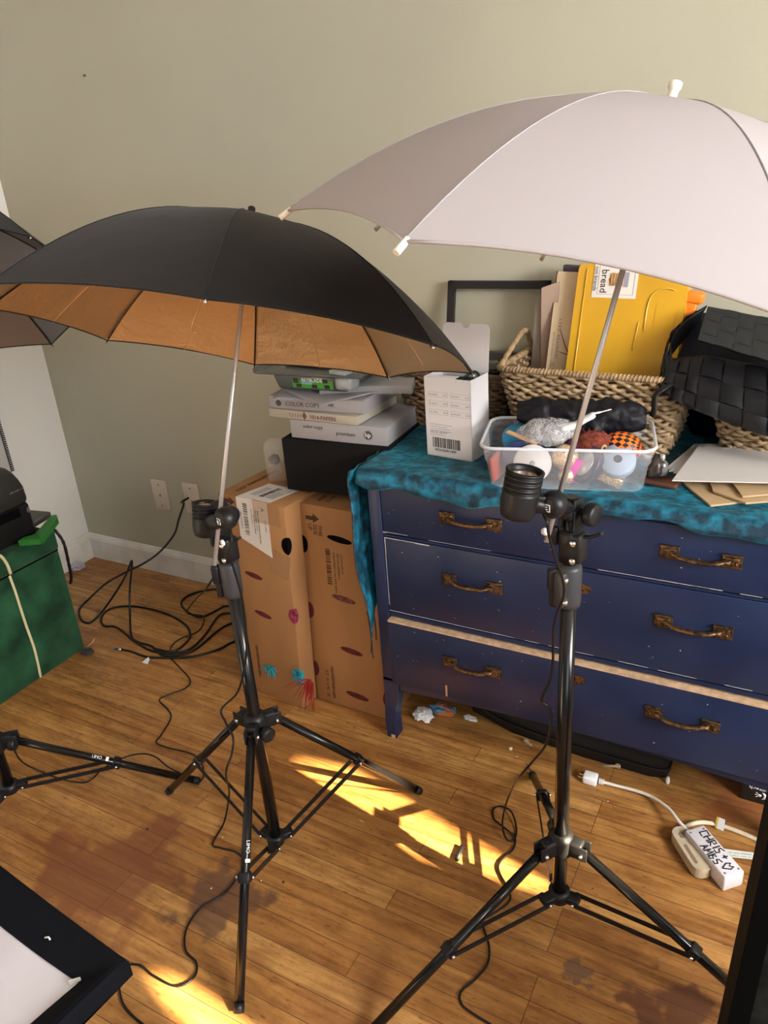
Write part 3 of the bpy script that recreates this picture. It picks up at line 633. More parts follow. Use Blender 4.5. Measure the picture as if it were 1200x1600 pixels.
# cords
def cordth(label, pts, r=.0026, m=CORD, k=7, parent=None, cat='cord', name='cable', flat=1.0, group=None):
    if parent: mb = MB(); mb.tube(smooth_path(pts, k), r, 8, flat=flat); return mb.build('cord', m, parent)
    mb = MB(); mb.tube(smooth_path(pts, k), r, 8, flat=flat); p = V(pts[0]); o = mb.build(name, m, None, loc=(p.x, p.y, 0)); return tag(o, label, cat, group)
def fz(lst, z=.004): return [atz(x, y, (q[0] if q else z)) for x, y, *q in lst]
c = [aty(360, 828, .985), aty(362, 845, .975), aty(357, 862, .970), aty(364, 885, .975), aty(377, 930, .985), aty(384, 980, .99), aty(384, 1030, 1.0), aty(372, 1080, 1.005), aty(346, 1108, .99), aty(352, 1128, .97), aty(364, 1152, .945), aty(362, 1178, .93), aty(353, 1208, .92)]
c += fz([(358, 1240, .06), (350, 1285, .01), (332, 1318), (345, 1325), (370, 1332), (384, 1352, .012), (370, 1372), (348, 1398), (312, 1420), (291, 1452), (290, 1485), (307, 1505), (302, 1528), (275, 1541), (240, 1525), (218, 1508), (190, 1507)])
cordth('thin black cord running down the left stand and over the floor to the softbox', c, .0024, parent=LH1)
c = [aty(348, 858, 1.02), aty(345, 878, 1.03), aty(335, 900, 1.05), aty(318, 925, 1.12)] + fz([(308, 934, .25), (292, 958, .06), (310, 985, .02), (320, 960 + 0, .012)][:2]) + fz([(318, 963, .010), (311, 985), (282, 998), (268, 1010), (266, 1026), (280, 1042), (297, 1062), (290, 1075), (262, 1086), (249, 1094), (262, 1108), (267, 1122), (252, 1148), (244, 1160), (262, 1168), (300, 1178), (315, 1192), (318, 1212), (312, 1222)])
cordth('thin black cord winding over the floor boards from the lamp holder towards the leftmost stand', c, .0022, parent=LH1)
c = [V((pp.x, YB - .012, pp.z)), V((pp.x - .004, YB - .05, pp.z - .004)), aty(287, 788, 1.96)] + [aty(279, 812, 1.93), aty(272, 835, 1.90), aty(250, 862, 1.84), aty(225, 880, 1.78), aty(195, 895, 1.70), aty(165, 912, 1.63)] + fz([(140, 935, .03), (124, 952, .006), (127, 968), (140, 973), (156, 960, .01), (178, 930, .08), (196, 900, .15), (205, 877, .17), (206, 885, .16), (203, 920, .11), (203, 960, .03), (205, 992), (215, 1003), (238, 1010), (256, 1024), (300, 1018), (345, 972 + 10), (385, 965)])
cordth('thick black cable plugged into the wall plate, looping over the floor below', c, .0042)
c = fz([(190, 1015, .007), (205, 1018), (228, 1026), (262, 1028), (300, 1026), (340, 1015), (362, 1004), (400, 990), (395, 948), (352, 947), (345, 950), (318, 963), (300, 960), (285, 948), (285, 938), (300, 928), (330, 921), (365, 922), (390, 935), (380, 958), (345, 960), (322, 990), (300, 1012), (275, 1020), (240, 1018), (212, 1003), (190, 985), (178, 979), (163, 978), (158, 968), (166, 955), (185, 948), (215, 948), (258, 958), (288, 975), (297, 990), (292, 1003), (270, 1018), (240, 1013)])
o = cordth('long coil of thick black cable on the floor ending in a small blue-tipped plug', c, .0042)
mb = MB(); a = atz(190, 1015, .007); b = atz(172, 1013, .007); d = (b - a).normalized(); mb.lathe([(0, 0), (.006, .001), (.0065, .012), (.005, .014), (.005, .022), (0, .022)], a, d, 12); mb.m = 1; mb.lathe([(.0055, .0), (.0055, .006), (0, .007)], a + d * .022, d, 10)
mb.build('plug', [CHR, mat('pale blue plastic', (0.10, 0.22, 0.40), 0.4)], o)
c = [V((-1.62, .87, .26))] + [aty(12, 1148, .90), aty(18, 1162, .91), aty(32, 1188, .93), aty(58, 1203, .955), aty(95, 1217, .98)] + fz([(130, 1223, .02), (146, 1215), (158, 1203), (180, 1190), (205, 1180, .03), (228, 1178, .04), (245, 1184, .03), (262, 1198, .02), (285, 1210, .006), (308, 1224)])
cordth('thin black cord crossing the braces of the stand at the left edge', c, .0022)
c = [aty(850, 805, 1.02), aty(855, 818, 1.01), aty(858, 838, 1.02), aty(868, 872, 1.03), aty(879, 905, 1.05), aty(881, 930, 1.06), aty(872, 955, 1.07), aty(865, 985, 1.075), aty(864, 1030, 1.085), aty(860, 1062, 1.09), aty(846, 1094, 1.09), aty(858, 1106, 1.095), aty(860, 1135, 1.10), aty(852, 1165, 1.11), aty(832, 1190, 1.13), aty(806, 1222, 1.16)]
c += fz([(790, 1258, .05), (785, 1290, .02), (792, 1312, .008), (803, 1312), (807, 1296), (800, 1270, .012), (785, 1260), (771, 1264), (772, 1280), (790, 1295, .014), (804, 1308), (802, 1326), (782, 1346), (780, 1362), (796, 1394), (794, 1410), (770, 1428), (755, 1438), (756, 1452), (764, 1478), (762, 1505), (744, 1528), (720, 1550), (722, 1570), (745, 1588), (775, 1606)])
cordth('thin black cord hanging beneath the white umbrella and curling once on the floor', c, .0024, parent=LH2)
c = fz([(186, 1528, .02), (187, 1548), (192, 1568), (205, 1585), (225, 1602), (240, 1612)])
cordth('short black cord coming out from under the softbox corner', c, .0024)
# ================================================================ THINGS ON THE DRESSER
TZ = TOP + .004
def obox(mb, c, size, ang=0, tilt=None, bev=.002, seg=2, taper=1.0):
    R = rot('Z', ang); R = R @ tilt if tilt else R
    mb.box(c, size, R, bev=bev, seg=seg, taper=taper); return R
# ---- picture frame leaning on the wall
fr = thing('picture_frame', 'empty black picture frame leaning on the beige wall behind the white box', 'picture frame', (-.78, YB - .04, TZ))
a = aty(702, 438, YB - .014); b = aty(702, 545, YB - .045); xr = -.625; x0 = a.x + .002
def fp(x, z, d): return V((x, YB - .014 - (a.z - z) * .18 - d, z))
zt, zb, w_ = a.z, b.z - .020, .020
for nm, p, q in (('rail', (x0, zt - w_), (xr, zt)), ('rail', (x0, zb), (xr, zb + w_)), ('stile', (x0, zb), (x0 + w_, zt)), ('stile', (xr - w_, zb), (xr, zt))):
    mb = MB(); P = [fp(p[0], p[1], 0), fp(q[0], p[1], 0), fp(q[0], q[1], 0), fp(p[0], q[1], 0)]; F = [s_ + V((0, -.014, 0)) for s_ in P]
    A = [mb.pt(s_) for s_ in P]; Bv = [mb.pt(s_) for s_ in F]; mb.face(A, False); mb.face(Bv[::-1], False)
    for i in range(4): mb.face([A[i], Bv[i], Bv[(i + 1) % 4], A[(i + 1) % 4]], False)
    mb.build(nm, mat('black lacquer frame', (0.012, 0.012, 0.016), 0.35), fr)
# ---- white product box with its lid up
p1, p2, p3 = atz(668, 710, TZ), atz(738, 722, TZ), atz(752, 700, TZ)
ux = (p2 - p1).normalized(); bw = (p2 - p1).length; uy = V((-ux.y, ux.x, 0)); bd = .086; zh = aty(667, 588, p1.y).z - TZ
bx = thing('box', 'tall white product box standing open with black and green cable inside', 'box', p1 + ux * bw / 2 + uy * bd / 2)
WB = mat('white glossy card', (0.66, 0.66, 0.69), 0.45)
mb = MB(); t_ = .0012; Z = V((0, 0, 1))
def slab(mb, o, a, b, c):   # parallelepiped from o with edges a,b,c
    v = [mb.pt(o + a * i + b * j + c * k) for k in (0, 1) for j in (0, 1) for i in (0, 1)]
    for f in ((0, 1, 3, 2), (4, 6, 7, 5), (0, 4, 5, 1), (2, 3, 7, 6), (0, 2, 6, 4), (1, 5, 7, 3)): mb.face([v[i] for i in f], False)
slab(mb, p1, ux * bw, uy * t_, Z * zh); slab(mb, p1 + uy * bd, ux * bw, -uy * t_, Z * zh); slab(mb, p1, ux * t_, uy * bd, Z * zh); slab(mb, p1 + ux * bw, -ux * t_, uy * bd, Z * zh); slab(mb, p1, ux * bw, uy * bd, Z * .002)
mb.build('carton', WB, bx)
mb = MB(); L0_ = p1 + uy * bd + Z * zh; up_ = (Z + uy * .10).normalized(); lh = .112; M = frame(L0_, ux, up_)
poly = [(0, 0), (bw, 0), (bw, lh - .012), (bw - .004, lh - .003), (bw - .012, lh)] + [(bw / 2 + .012 * math.cos(t), lh - .0 - .012 * math.sin(t)) for t in [i * PI / 8 for i in range(9)]] + [(.012, lh), (.004, lh - .003), (0, lh - .012)]
mb.prism(poly, M, .0012); mb.build('lid', WB, bx)
mb = MB(); slab(mb, p1 + ux * bw * .30 + Z * (zh - .008) - uy * .0012, ux * bw * .40, -uy * .001, Z * .010); slab(mb, p1 + ux * bw * .30 + Z * (zh + .002) - uy * .0012, ux * bw * .40, uy * .016, Z * .001); mb.build('flap', WB, bx)
mb = MB(); M = frame(p1 - uy * .0004, ux, Z)
for r in range(3):
    for c_ in range(2):
        x0 = .012 + c_ * .062; y0 = zh - .048 - r * .022; w2, h2 = .053, .012
        for q in ((x0, y0, x0 + w2, y0 + .0004), (x0, y0 + h2, x0 + w2, y0 + h2 + .0004), (x0, y0, x0 + .0004, y0 + h2), (x0 + w2, y0, x0 + w2 + .0004, y0 + h2)): rectm(mb, M, *q)
        scrib(mb, frame(M @ V((x0 + .003, y0 + .004, .0003)), ux, Z), 7, .0050, 0, r * 2 + c_)
        scrib(mb, frame(M @ V((x0 + w2 - .012, y0 + .004, .0003)), ux, Z), 3, .0055, 0, r + 9)
for i, wd in enumerate((.062, .050, .055, .060, .040, .045)): rectm(mb, M, .012, zh - .118 - i * .0055, .012 + wd, zh - .1170 - i * .0055)
text_mesh(mb, 'CE  FC  RoHS', frame(M @ V((.012, .062, .0003)), ux, Z), .0085)
mb.build('small_print', GREYINK, bx)
mb = MB(); barcode(mb, M, .018, .024, .100, .050, seed=4); text_mesh(mb, '6922762911829', frame(M @ V((.024, .015, .0003)), ux, Z), .0095); mb.build('barcode', BLACKINK, bx)
tc_ = mat('dark green cable', (0.006, 0.030, 0.030), 0.4)
cc = p1 + ux * bw * .5 + uy * bd * .5 + Z * (zh - .018); mb = MB()
for k in range(4): mb.tube([cc + ux * math.cos(t) * (.050 - k * .006) + uy * math.sin(t) * (.036 - k * .005) + Z * (.003 * math.sin(t * 2 + k) - k * .002) for t in [i * PI / 12 for i in range(25)]], .0035, 7)
mb.tube(smooth_path([cc + ux * .01, cc + ux * .035 + Z * .022 + uy * .02, cc + ux * .052 + Z * .014 + uy * .02, cc + ux * .050 - Z * .01], 5), .0035, 7)
tag(mb.build('cable', tc_, None, loc=cc - Z * .03), 'coiled dark green and black cable inside the open white box', 'cable')
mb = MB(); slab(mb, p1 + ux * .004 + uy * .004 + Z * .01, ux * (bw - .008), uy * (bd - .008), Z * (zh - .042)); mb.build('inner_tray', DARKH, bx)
# ---- woven baskets
WIC = mat('seagrass wicker', (0.42, 0.30, 0.17), 0.75, col2=(0.22, 0.14, 0.07), vscale=45, cramp=(0.35, 0.7), bump=0.6, bscale=160, bdist=0.002)
WICD = mat('brown wicker', (0.26, 0.16, 0.08), 0.75, col2=(0.13, 0.075, 0.035), vscale=45, cramp=(0.35, 0.7), bump=0.6, bscale=160, bdist=0.002)
def basket(label, c, wx, wy, h, ang, m, taper=.72, handles=True, hs=1, rimd=0.0, zt_=None):
    c = V(c); t = thing('wicker_basket', label, 'basket', c, 'wicker baskets on the dresser'); R = rot('Z', ang)
    def per(u, k):   # rounded rectangle perimeter, k = scale
        rr = .03; ax_, ay = wx / 2 * k, wy / 2 * k; P = []
        seg = [(-ax_ + rr, -ay, ax_ - rr, -ay), (ax_, -ay + rr, ax_, ay - rr), (ax_ - rr, ay, -ax_ + rr, ay), (-ax_, ay - rr, -ax_, -ay + rr)]
        ln = [2 * (ax_ - rr), 2 * (ay - rr)] * 2; arc = PI / 2 * rr; tot = sum(ln) + 4 * arc; d = u * tot
        for i in range(4):
            if d <= ln[i]:
                f = d / ln[i]; x0, y0, x1, y1 = seg[i]; n = [(0, -1), (1, 0), (0, 1), (-1, 0)][i]; return V((x0 + (x1 - x0) * f, y0 + (y1 - y0) * f, 0)), V((*n, 0))
            d -= ln[i]
            if d <= arc:
                f = d / arc * PI / 2; cx_, cy_ = [(ax_ - rr, -ay + rr), (ax_ - rr, ay - rr), (-ax_ + rr, ay - rr), (-ax_ + rr, -ay + rr)][i]; a0 = [-PI / 2, 0, PI / 2, PI][i] + f
                return V((cx_ + rr * math.cos(a0), cy_ + rr * math.sin(a0), 0)), V((math.cos(a0), math.sin(a0), 0))
            d -= arc
        return per(0, k)
    rows = int(h / .0095); nst = int((wx + wy) * 2 / .020) // 2 * 2; mb = MB(); N_ = nst * 5
    for r in range(rows):
        f = (r + .5) / rows; k = taper + (1 - taper) * f
        for two in (0,):
            pts = []
            for i in range(N_):
                u = i / N_; p, n = per(u, k); ph = i / 5 * PI + r * PI; z = h * f + .0022 * math.sin(i * .37 + r * 2.1)
                pts.append(c + R @ (p + n * .0042 * math.sin(ph) + V((0, 0, z + .0016 * math.cos(ph)))))
            mb.tube(pts, [.0052 + .0010 * math.sin(i * 1.3 + r) for i in range(N_)], 6, closed=True)
    mb.build('weave', m, t)
    mb = MB()
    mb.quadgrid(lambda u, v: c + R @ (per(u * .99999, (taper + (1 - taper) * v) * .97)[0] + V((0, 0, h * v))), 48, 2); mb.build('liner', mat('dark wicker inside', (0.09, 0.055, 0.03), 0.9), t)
    mb = MB(); mb.quadgrid(lambda u, v: c + R @ (V(((u - .5) * wx * taper * .95, (v - .5) * wy * taper * .95, .006))), 1, 1); mb.build('bottom', m, t)
    mb = MB(); tt = 260
    def rimz(u): return h + .004
    mb.tube([c + R @ (per(i / tt, 1.01)[0] + V((0, 0, rimz(i / tt)))) for i in range(tt)], .0075, 8, closed=True)
    for i in range(150):   # wrapped cord over the rim
        p, n = per(i / 150, 1.01); p2_, n2_ = per((i + .7) / 150 % 1, 1.01)
        mb.tube([c + R @ (p + V((0, 0, h + .004)) + (n * math.cos(q) + V((0, 0, math.sin(q)))) * .0082 + (p2_ - p) * (q / 3.6)) for q in (-.6, .3, 1.2, 2.1, 3.0, 3.7)], .0019, 4)
    mb.build('rim', m, t)
    if handles:
        for s in hs if isinstance(hs, (list, tuple)) else [hs]:
            x = s * wx / 2; pts = [V((x, -wy * .46, h + .002)), V((x + s * .002, -wy * .30, h + .016)), V((x + s * .004, -wy * .12, h + .032)), V((x + s * .004, wy * .08, h + .050)), V((x + s * .004, wy * .26, h + .062)), V((x + s * .003, wy * .38, h + .052)), V((x, wy * .46, h + .004))]
            mb = MB(); pts = smooth_path(pts, 8); off = [V((math.cos(i * 1.4), 0, math.sin(i * 1.4))) * .0012 for i in range(len(pts))]; mb.tube([c + R @ (p + o) for p, o in zip(pts, off)], .0070, 8); mb.build('handle', m, t)
    return t
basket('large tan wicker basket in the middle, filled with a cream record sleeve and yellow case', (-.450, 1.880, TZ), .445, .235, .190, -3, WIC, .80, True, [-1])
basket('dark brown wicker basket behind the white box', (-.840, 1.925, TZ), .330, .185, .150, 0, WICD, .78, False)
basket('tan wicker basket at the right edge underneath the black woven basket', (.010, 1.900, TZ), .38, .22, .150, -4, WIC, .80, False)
# glossy black thing and cloth scraps in the brown basket
mb = MB(); lump(mb, aty(775, 577, 1.905) , (.050, .035, .022), 3, .15, 1.6); lump(mb, aty(752, 590, 1.93), (.05, .035, .02), 8, .2, 1.6)
tag(mb.build('camera', mat('glossy black plastic', (0.008, 0.008, 0.009), 0.12, coat=1.0), None), 'rounded glossy black gadget lying in the dark brown basket', 'gadget')
mb = MB(); mb.box((-.90, 1.93, TZ + .115), (.20, .12, .05), bev=.01); tag(mb.build('folded_cloth', mat('dark brown cloth', (0.05, 0.03, 0.022), 0.9), None), 'dark brown folded cloth filling the dark wicker basket', 'cloth')
# ---- what stands in the middle basket
YEL = mat('translucent yellow plastic', (0.60, 0.34, 0.022), 0.28, var=0.12, vscale=5, coat=0.3, sub=0)
def leaning(c0, c1, c2, thick):   # frame from lower-left, lower-right, upper-left corners
    x = (c1 - c0); y = (c2 - c0); return frame(c0, x, y), x.length, y.length
c0 = aty(882, 590, 1.865); c1 = aty(1040, 605, 1.855); c2 = aty(914, 412, 1.935)
M, w_, h_ = leaning(c0, c1, c2, .05); h_ = max(h_, .265)
c0z = TZ + .02; k_ = (c0.z - c0z) / M.col[1].z; M = frame(c0 - V(M.col[1][:3]) * k_, V(M.col[0][:3]), V(M.col[1][:3])); h_ += k_
yb = thing('storage_case', 'translucent yellow plastic case standing upright in the tan basket, bearing a bread sticker', 'case', M.translation)
def rr_poly(x0, y0, x1, y1, r, n=5):
    out = []
    for cx_, cy_, a0 in ((x1 - r, y0 + r, -PI / 2), (x1 - r, y1 - r, 0), (x0 + r, y1 - r, PI / 2), (x0 + r, y0 + r, PI)): out += [(cx_ + r * math.cos(a0 + i * PI / 2 / n), cy_ + r * math.sin(a0 + i * PI / 2 / n)) for i in range(n + 1)]
    return out
mb = MB(); mb.prism(rr_poly(0, 0, w_ + .015, h_, .014), M, .045); mb.build('shell', YEL, yb)
def ridge(pts, r, name, m):
    mb = MB(); mb.tube([M @ V((x, y, .0015)) for x, y in pts], r, 8); mb.build(name, m, yb)
YEL2 = mat('yellow plastic ridge', (0.62, 0.38, 0.04), 0.25, coat=0.4)
ridge([(.022, .01), (.022, h_ - .012)], .0016, 'ridge', YEL2)
ridge(smooth_path([(w_ * .72, h_ * .64), (w_ * .72, h_ * .78), (w_ * .76, h_ * .85), (w_ * .86, h_ * .875), (w_ * .95, h_ * .87)], 4), .0018, 'ridge', YEL2)
ridge([(w_ * .64, h_ * .53), (w_ * .66, h_ * .69)], .002, 'ridge', YEL2)
mb = MB(); Mi = M @ Matrix.Translation((0, 0, .0012)); mb.prism(rr_poly(w_ * .80, h_ * .37, w_ * .985, h_ * .80, .006, 3), Mi, .003); mb.build('raised_panel', YEL2 if False else YEL, yb)
mb = MB(); mb.prism([(.040, h_ - .078), (.040 + .105, h_ - .078), (.145, h_ + .0), (.040, h_)], M @ Matrix.Translation((0, 0, .0016)), .0008); st = mb.build('sticker', mat('white sticker', (0.70, 0.68, 0.64), 0.5), yb)
mb = MB(); Ms = M @ Matrix.Translation((0, 0, .0020))
for q in ((.052, h_ - .070, .137, h_ - .0695), (.052, h_ - .070, .0525, h_), (.137, h_ - .070, .1375, h_)): rectm(mb, Ms, *q)
sx_ = V(M.col[0][:3]); sy_ = V(M.col[1][:3])
text_mesh(mb, 'bread', frame(Ms @ V((.059, h_ - .012, .0003)), -sy_, sx_), .024); text_mesh(mb, 'not brands', frame(Ms @ V((.042, h_ - .006, .0003)), -sy_, sx_), .013)
mb.m = 1
for i in range(5): mb.tube([Ms @ V((.084 + i * .0065, h_ - .040 - .010, .0008)), Ms @ V((.084 + i * .0065, h_ - .020, .0008))], .0032, 6, flat=.4)
mb.prism([(.076, h_ - .036), (.084, h_ - .050), (.084, h_ - .022)], Ms, .0008); mb.m = 2; rectm(mb, Ms, .1125, h_ - .052, .124, h_ - .018, 2)
mb.build('print', [BLACKINK, mat('orange print', (0.55, 0.25, 0.04), 0.5), GREYINK], st)
c0 = aty(851, 592, 1.90); c1 = aty(890, 596, 1.90); c2 = aty(872, 424, 1.96); M = frame(c0 - (c2 - c0).normalized() * .10, c1 - c0, c2 - c0); hh = (c2 - c0).length + .10
CRM = mat('cream record sleeve', (0.62, 0.50, 0.33), 0.6, var=0.06, vscale=12)
sv = thing('record_sleeve', 'cream record sleeve with small lettering and a red tick, left of the yellow case', 'record sleeve', M.translation)
mb = MB(); mb.prism(rr_poly(0, 0, .20, hh, .004, 2), M, .004); mb.m = 1; mb.prism([(-.003, 0), (0, 0), (0, hh), (-.003, hh)], M, .004); mb.build('cover', [CRM, mat('dark red spine', (0.10, 0.03, 0.03), 0.6)], sv)
mb = MB(); sx_ = V(M.col[0][:3]); sy_ = V(M.col[1][:3]); o_ = lambda x, y: M @ V((x, y, .0004))
rectm(mb, M, .0060, .03, .0063, hh - .008, 0); rectm(mb, M, .006, hh - .008, .09, hh - .0077, 0)
text_mesh(mb, 'J E N N I F E R   G R E Y', frame(o_(.026, .155), sy_, -sx_), .0105, sx=.92); text_mesh(mb, 'P A T R I C K   S W A Y Z E', frame(o_(.020, .055), sy_, -sx_), .0105, sx=.72)
scrib(mb, frame(o_(.012, .105), sy_, -sx_), 32, .0052)
mb.build('lettering', mat('brown ink', (0.20, 0.13, 0.08), 0.6), sv)
mb = MB(); M2_ = frame(o_(.0, .0), sx_, sy_)
def P2(px, py):
    d = ray(px, py); n = V(M.col[2][:3]); t = (M.translation - EYE).dot(n) / d.dot(n); return EYE + d * t + n * .001
q = [P2(876, 516), P2(883, 540), P2(889, 554)]; mb.tube(q, [.0012, .0026, .0032], 6, flat=.4); mb.tube([P2(889, 554), P2(881, 552), P2(873, 549)], [.0030, .0022, .0008], 6, flat=.4)
mb.tube([P2(896, 509), P2(897.5, 511)], .0012, 5); mb.tube([P2(892, 540), P2(893.5, 542)], .0012, 5)
mb.build('red_tick', mat('maroon ink', (0.22, 0.02, 0.05), 0.6), sv)
# papers and grey plastic sleeve left of it
mb = MB(); c0 = aty(848, 560, 1.935); 
for i, (a_, b_, c_, d_, m_) in enumerate((((838, 470), (868, 445), (862, 580), (826, 572), 0), ((846, 450), (874, 440), (866, 585), (845, 585), 1))):
    Y_ = 1.955 - i * .012; v = [aty(*q_, Y_) for q_ in (a_, b_, c_, d_)]; v[2].z -= .08; v[3].z -= .08; v[2].x += .0; A = [mb.pt(p_) for p_ in v]; Bq = [mb.pt(p_ + V((0, .006, 0))) for p_ in v]; mb.m = m_; mb.face(A, False); mb.face(Bq[::-1], False)
    for j in range(4): mb.face([A[j], Bq[j], Bq[(j + 1) % 4], A[(j + 1) % 4]], False)
tag(mb.build('paper_sheet', [mat('grey brown paper', (0.30, 0.25, 0.21), 0.5, bump=.4, bscale=12), mat('pale brown paper', (0.42, 0.31, 0.24), 0.7)], None), 'worn brown papers standing at the left of the cream sleeve', 'papers')
mb = MB(); mb.box(aty(893, 424, 1.985) - V((0, 0, .11)), (.055, .02, .25), rot('Y', 4), bev=.002); tag(mb.build('book', mat('dark book cover', (0.05, 0.04, 0.06), 0.5), None), 'dark book whose top shows behind the cream sleeve', 'book')
mb = MB(); p = aty(1072, 466, 1.93); mb.box(p + V((.01, 0, .004)), (.060, .03, .026), rot('Y', 8), bev=.006); mb.box(p + V((.0, .0, -.1)), (.03, .02, .2), rot('Y', 8), bev=.005); tag(mb.build('orange_handle', mat('orange plastic', (0.80, 0.20, 0.015), 0.4), None), 'orange plastic handle poking up at the right of the yellow case', 'handle')
# ---- black strap baskets thrown on top at the right
STR = mat('black woven strap', (0.005, 0.0055, 0.007), 0.5, spec=.3, var=0.3, vscale=40, bump=0.5, bscale=180, bdist=0.001, stretch=(1, 4, 1))
STG = mat('charcoal woven strap', (0.016, 0.017, 0.017), 0.75, spec=.3, bump=0.5, bscale=180, bdist=0.001, stretch=(1, 4, 1))
def weave_sheet(mb, P, nu, nv, amp, gapk=.04, sub=4):
    """over-under straps on the surface P(u,v); each crossing is a bowed patch"""
    def nrm(u, v):
        e = .004; a_ = P(min(1, u + e), v) - P(max(0, u - e), v); b_ = P(u, min(1, v + e)) - P(u, max(0, v - e)); n = a_.cross(b_); return n.normalized() if n.length > 0 else V((0, 0, 1))
    for i in range(nu):
        for j in range(nv):
            over = (i + j) % 2; g = []
            for a_ in range(sub + 1):
                row = []
                for b_ in range(sub + 1):
                    x, y = a_ / sub, b_ / sub
                    if over: u = (i - .12 + 1.24 * x) / nu; v = (j + gapk + (1 - 2 * gapk) * y) / nv; hgt = math.sin(PI * x)
                    else: u = (i + gapk + (1 - 2 * gapk) * x) / nu; v = (j - .12 + 1.24 * y) / nv; hgt = math.sin(PI * y)
                    u = min(1, max(0, u)); v = min(1, max(0, v)); row.append(mb.pt(P(u, v) + nrm(u, v) * amp * (hgt - .3)))
                g.append(row)
            for a_ in range(sub):
                for b_ in range(sub): mb.face([g[a_][b_], g[a_ + 1][b_], g[a_ + 1][b_ + 1], g[a_][b_ + 1]])
def bil(a_, b_, c_, d_, bulge=0, bd_=V((0, -1, 0))):
    return lambda u, v: (a_ * (1 - u) + b_ * u) * (1 - v) + (d_ * (1 - u) + c_ * u) * v + bd_ * bulge * math.sin(PI * u) * math.sin(PI * v)
bk = thing('strap_basket', 'black basket woven of wide flat straps, collapsed over the wicker baskets at right', 'basket', (-.05, 1.80, TZ + .14))
A_, B_ = aty(1040, 585, 1.745), aty(1260, 648, 1.72); C_, D_ = aty(1260, 700, 1.70), aty(1030, 622, 1.725)
def front(u, v):
    top_ = [V(q_) for q_ in (aty(1046, 562, 1.80), aty(1100, 556, 1.80), aty(1200, 574, 1.79), aty(1300, 590, 1.79))]; bot = [V(q_) for q_ in (aty(1030, 612, 1.73), aty(1085, 642, 1.71), aty(1200, 684, 1.70), aty(1300, 716, 1.70))]
    def L3(a_, t):
        t *= 3; i = min(2, int(t)); return a_[i].lerp(a_[i + 1], t - i)
    p = L3(bot, u).lerp(L3(top_, u), v); return p + V((0, -.035, .0)) * math.sin(PI * min(1, v)) * (.4 + u * .6)
mb = MB(); mb.quadgrid(lambda u, v: front(u, v) + V((0, .006, 0)), 30, 8); mb.build('backing', STR, bk, solid=.003)
mb = MB(); weave_sheet(mb, front, 9, 3, .0055); mb.build('front_weave', STR, bk)
def lft(u, v):
    a0 = aty(1046, 562, 1.80).lerp(aty(1030, 612, 1.73), v); a1 = aty(1100, 478, 1.93).lerp(aty(1075, 520, 1.93), v); return a0.lerp(a1, u) + V((-.030, -.01, .004)) * math.sin(PI * u) * (1 - .4 * v)
mb = MB(); mb.quadgrid(lambda u, v: lft(u, v) + V((.006, .004, 0)), 16, 8); mb.build('backing', STR, bk, solid=.003)
mb = MB(); weave_sheet(mb, lft, 7, 2, .0055); mb.build('side_weave', STR, bk)
mb = MB()
def back(u, v): return aty(1092, 488, 1.945).lerp(aty(1330, 520, 1.945), u).lerp(aty(1050, 575, 1.86).lerp(aty(1330, 620, 1.86), u), v)
mb.quadgrid(back, 6, 4); mb.build('inside', mat('navy lining', (0.006, 0.008, 0.018), 0.8), bk, solid=.004)
mb = MB(); mb.tube(smooth_path([aty(1048, 600, 1.74), aty(1036, 608, 1.72), aty(1024, 618, 1.71), aty(1022, 640, 1.70), aty(1018, 650, 1.70)], 5), .008, 8, flat=.5); mb.build('strap', STR, bk)
l2 = thing('strap_basket', 'charcoal strap-woven lid resting tilted on the black strap basket', 'basket', aty(1150, 520, 1.80) - V((0, 0, .05)))
def lid(u, v): return aty(1106, 478, 1.86).lerp(aty(1320, 520, 1.84), u).lerp(aty(1090, 530, 1.75).lerp(aty(1320, 600, 1.73), u), v)
mb = MB(); weave_sheet(mb, lambda u, v: lid(u, v), 8, 5, -.002, gapk=.015, sub=3); mb.build('weave', STG, l2)
mb = MB(); mb.quadgrid(lambda u, v: lid(u, v) - V((0, -.006, .004)), 4, 4); mb.build('backing', STR, l2, solid=.004)
mb = MB(); lump(mb, (-.195, 1.985, TZ + .075), (.075, .035, .085), 4, .15, 2); tag(mb.build('navy_shade_filler', mat('dark navy shade filler', (0.003, 0.006, 0.014), .9, spec=.1), None), 'dark navy shade filler put in for the deep shade of the gap between the two tan baskets', 'cloth')  # added dark lump standing for the deep shade between the baskets
# ---- envelopes and cardboard sheets at the right edge
def sheet(px4, z, th, m, name, label, cat, group=None, loc=None):
    mb = MB(); v = [atz(x, y, z) for x, y in px4]; A = [mb.pt(p_ + Z * th) for p_ in v]; Bq = [mb.pt(p_) for p_ in v]; mb.face(A, False); mb.face(Bq[::-1], False)
    for j in range(len(v)): mb.face([A[j], Bq[j], Bq[(j + 1) % len(v)], A[(j + 1) % len(v)]], False)
    return tag(mb.build(name, m, None), label, cat, group)
sheet([(1062, 752), (1110, 792), (1260, 775), (1250, 735)], TZ + .001, .004, CARD2, 'cardboard_sheet', 'tan cardboard sheet lying lowest beneath the white envelopes, its corner forward', 'cardboard')
sheet([(1108, 750), (1114, 770), (1165, 788), (1270, 780), (1270, 740)], TZ + .007, .004, CARD2, 'cardboard_sheet', 'smaller tan cardboard piece in the middle beneath the white envelopes', 'cardboard')
sheet([(1140, 750), (1160, 778), (1275, 768), (1270, 740)], TZ + .013, .004, CARD2, 'cardboard_sheet', 'tan cardboard piece lying uppermost, directly beneath the white envelopes', 'cardboard')
ENV = mat('white envelope paper', (0.50, 0.485, 0.47), 0.65, bump=.2, bscale=8)
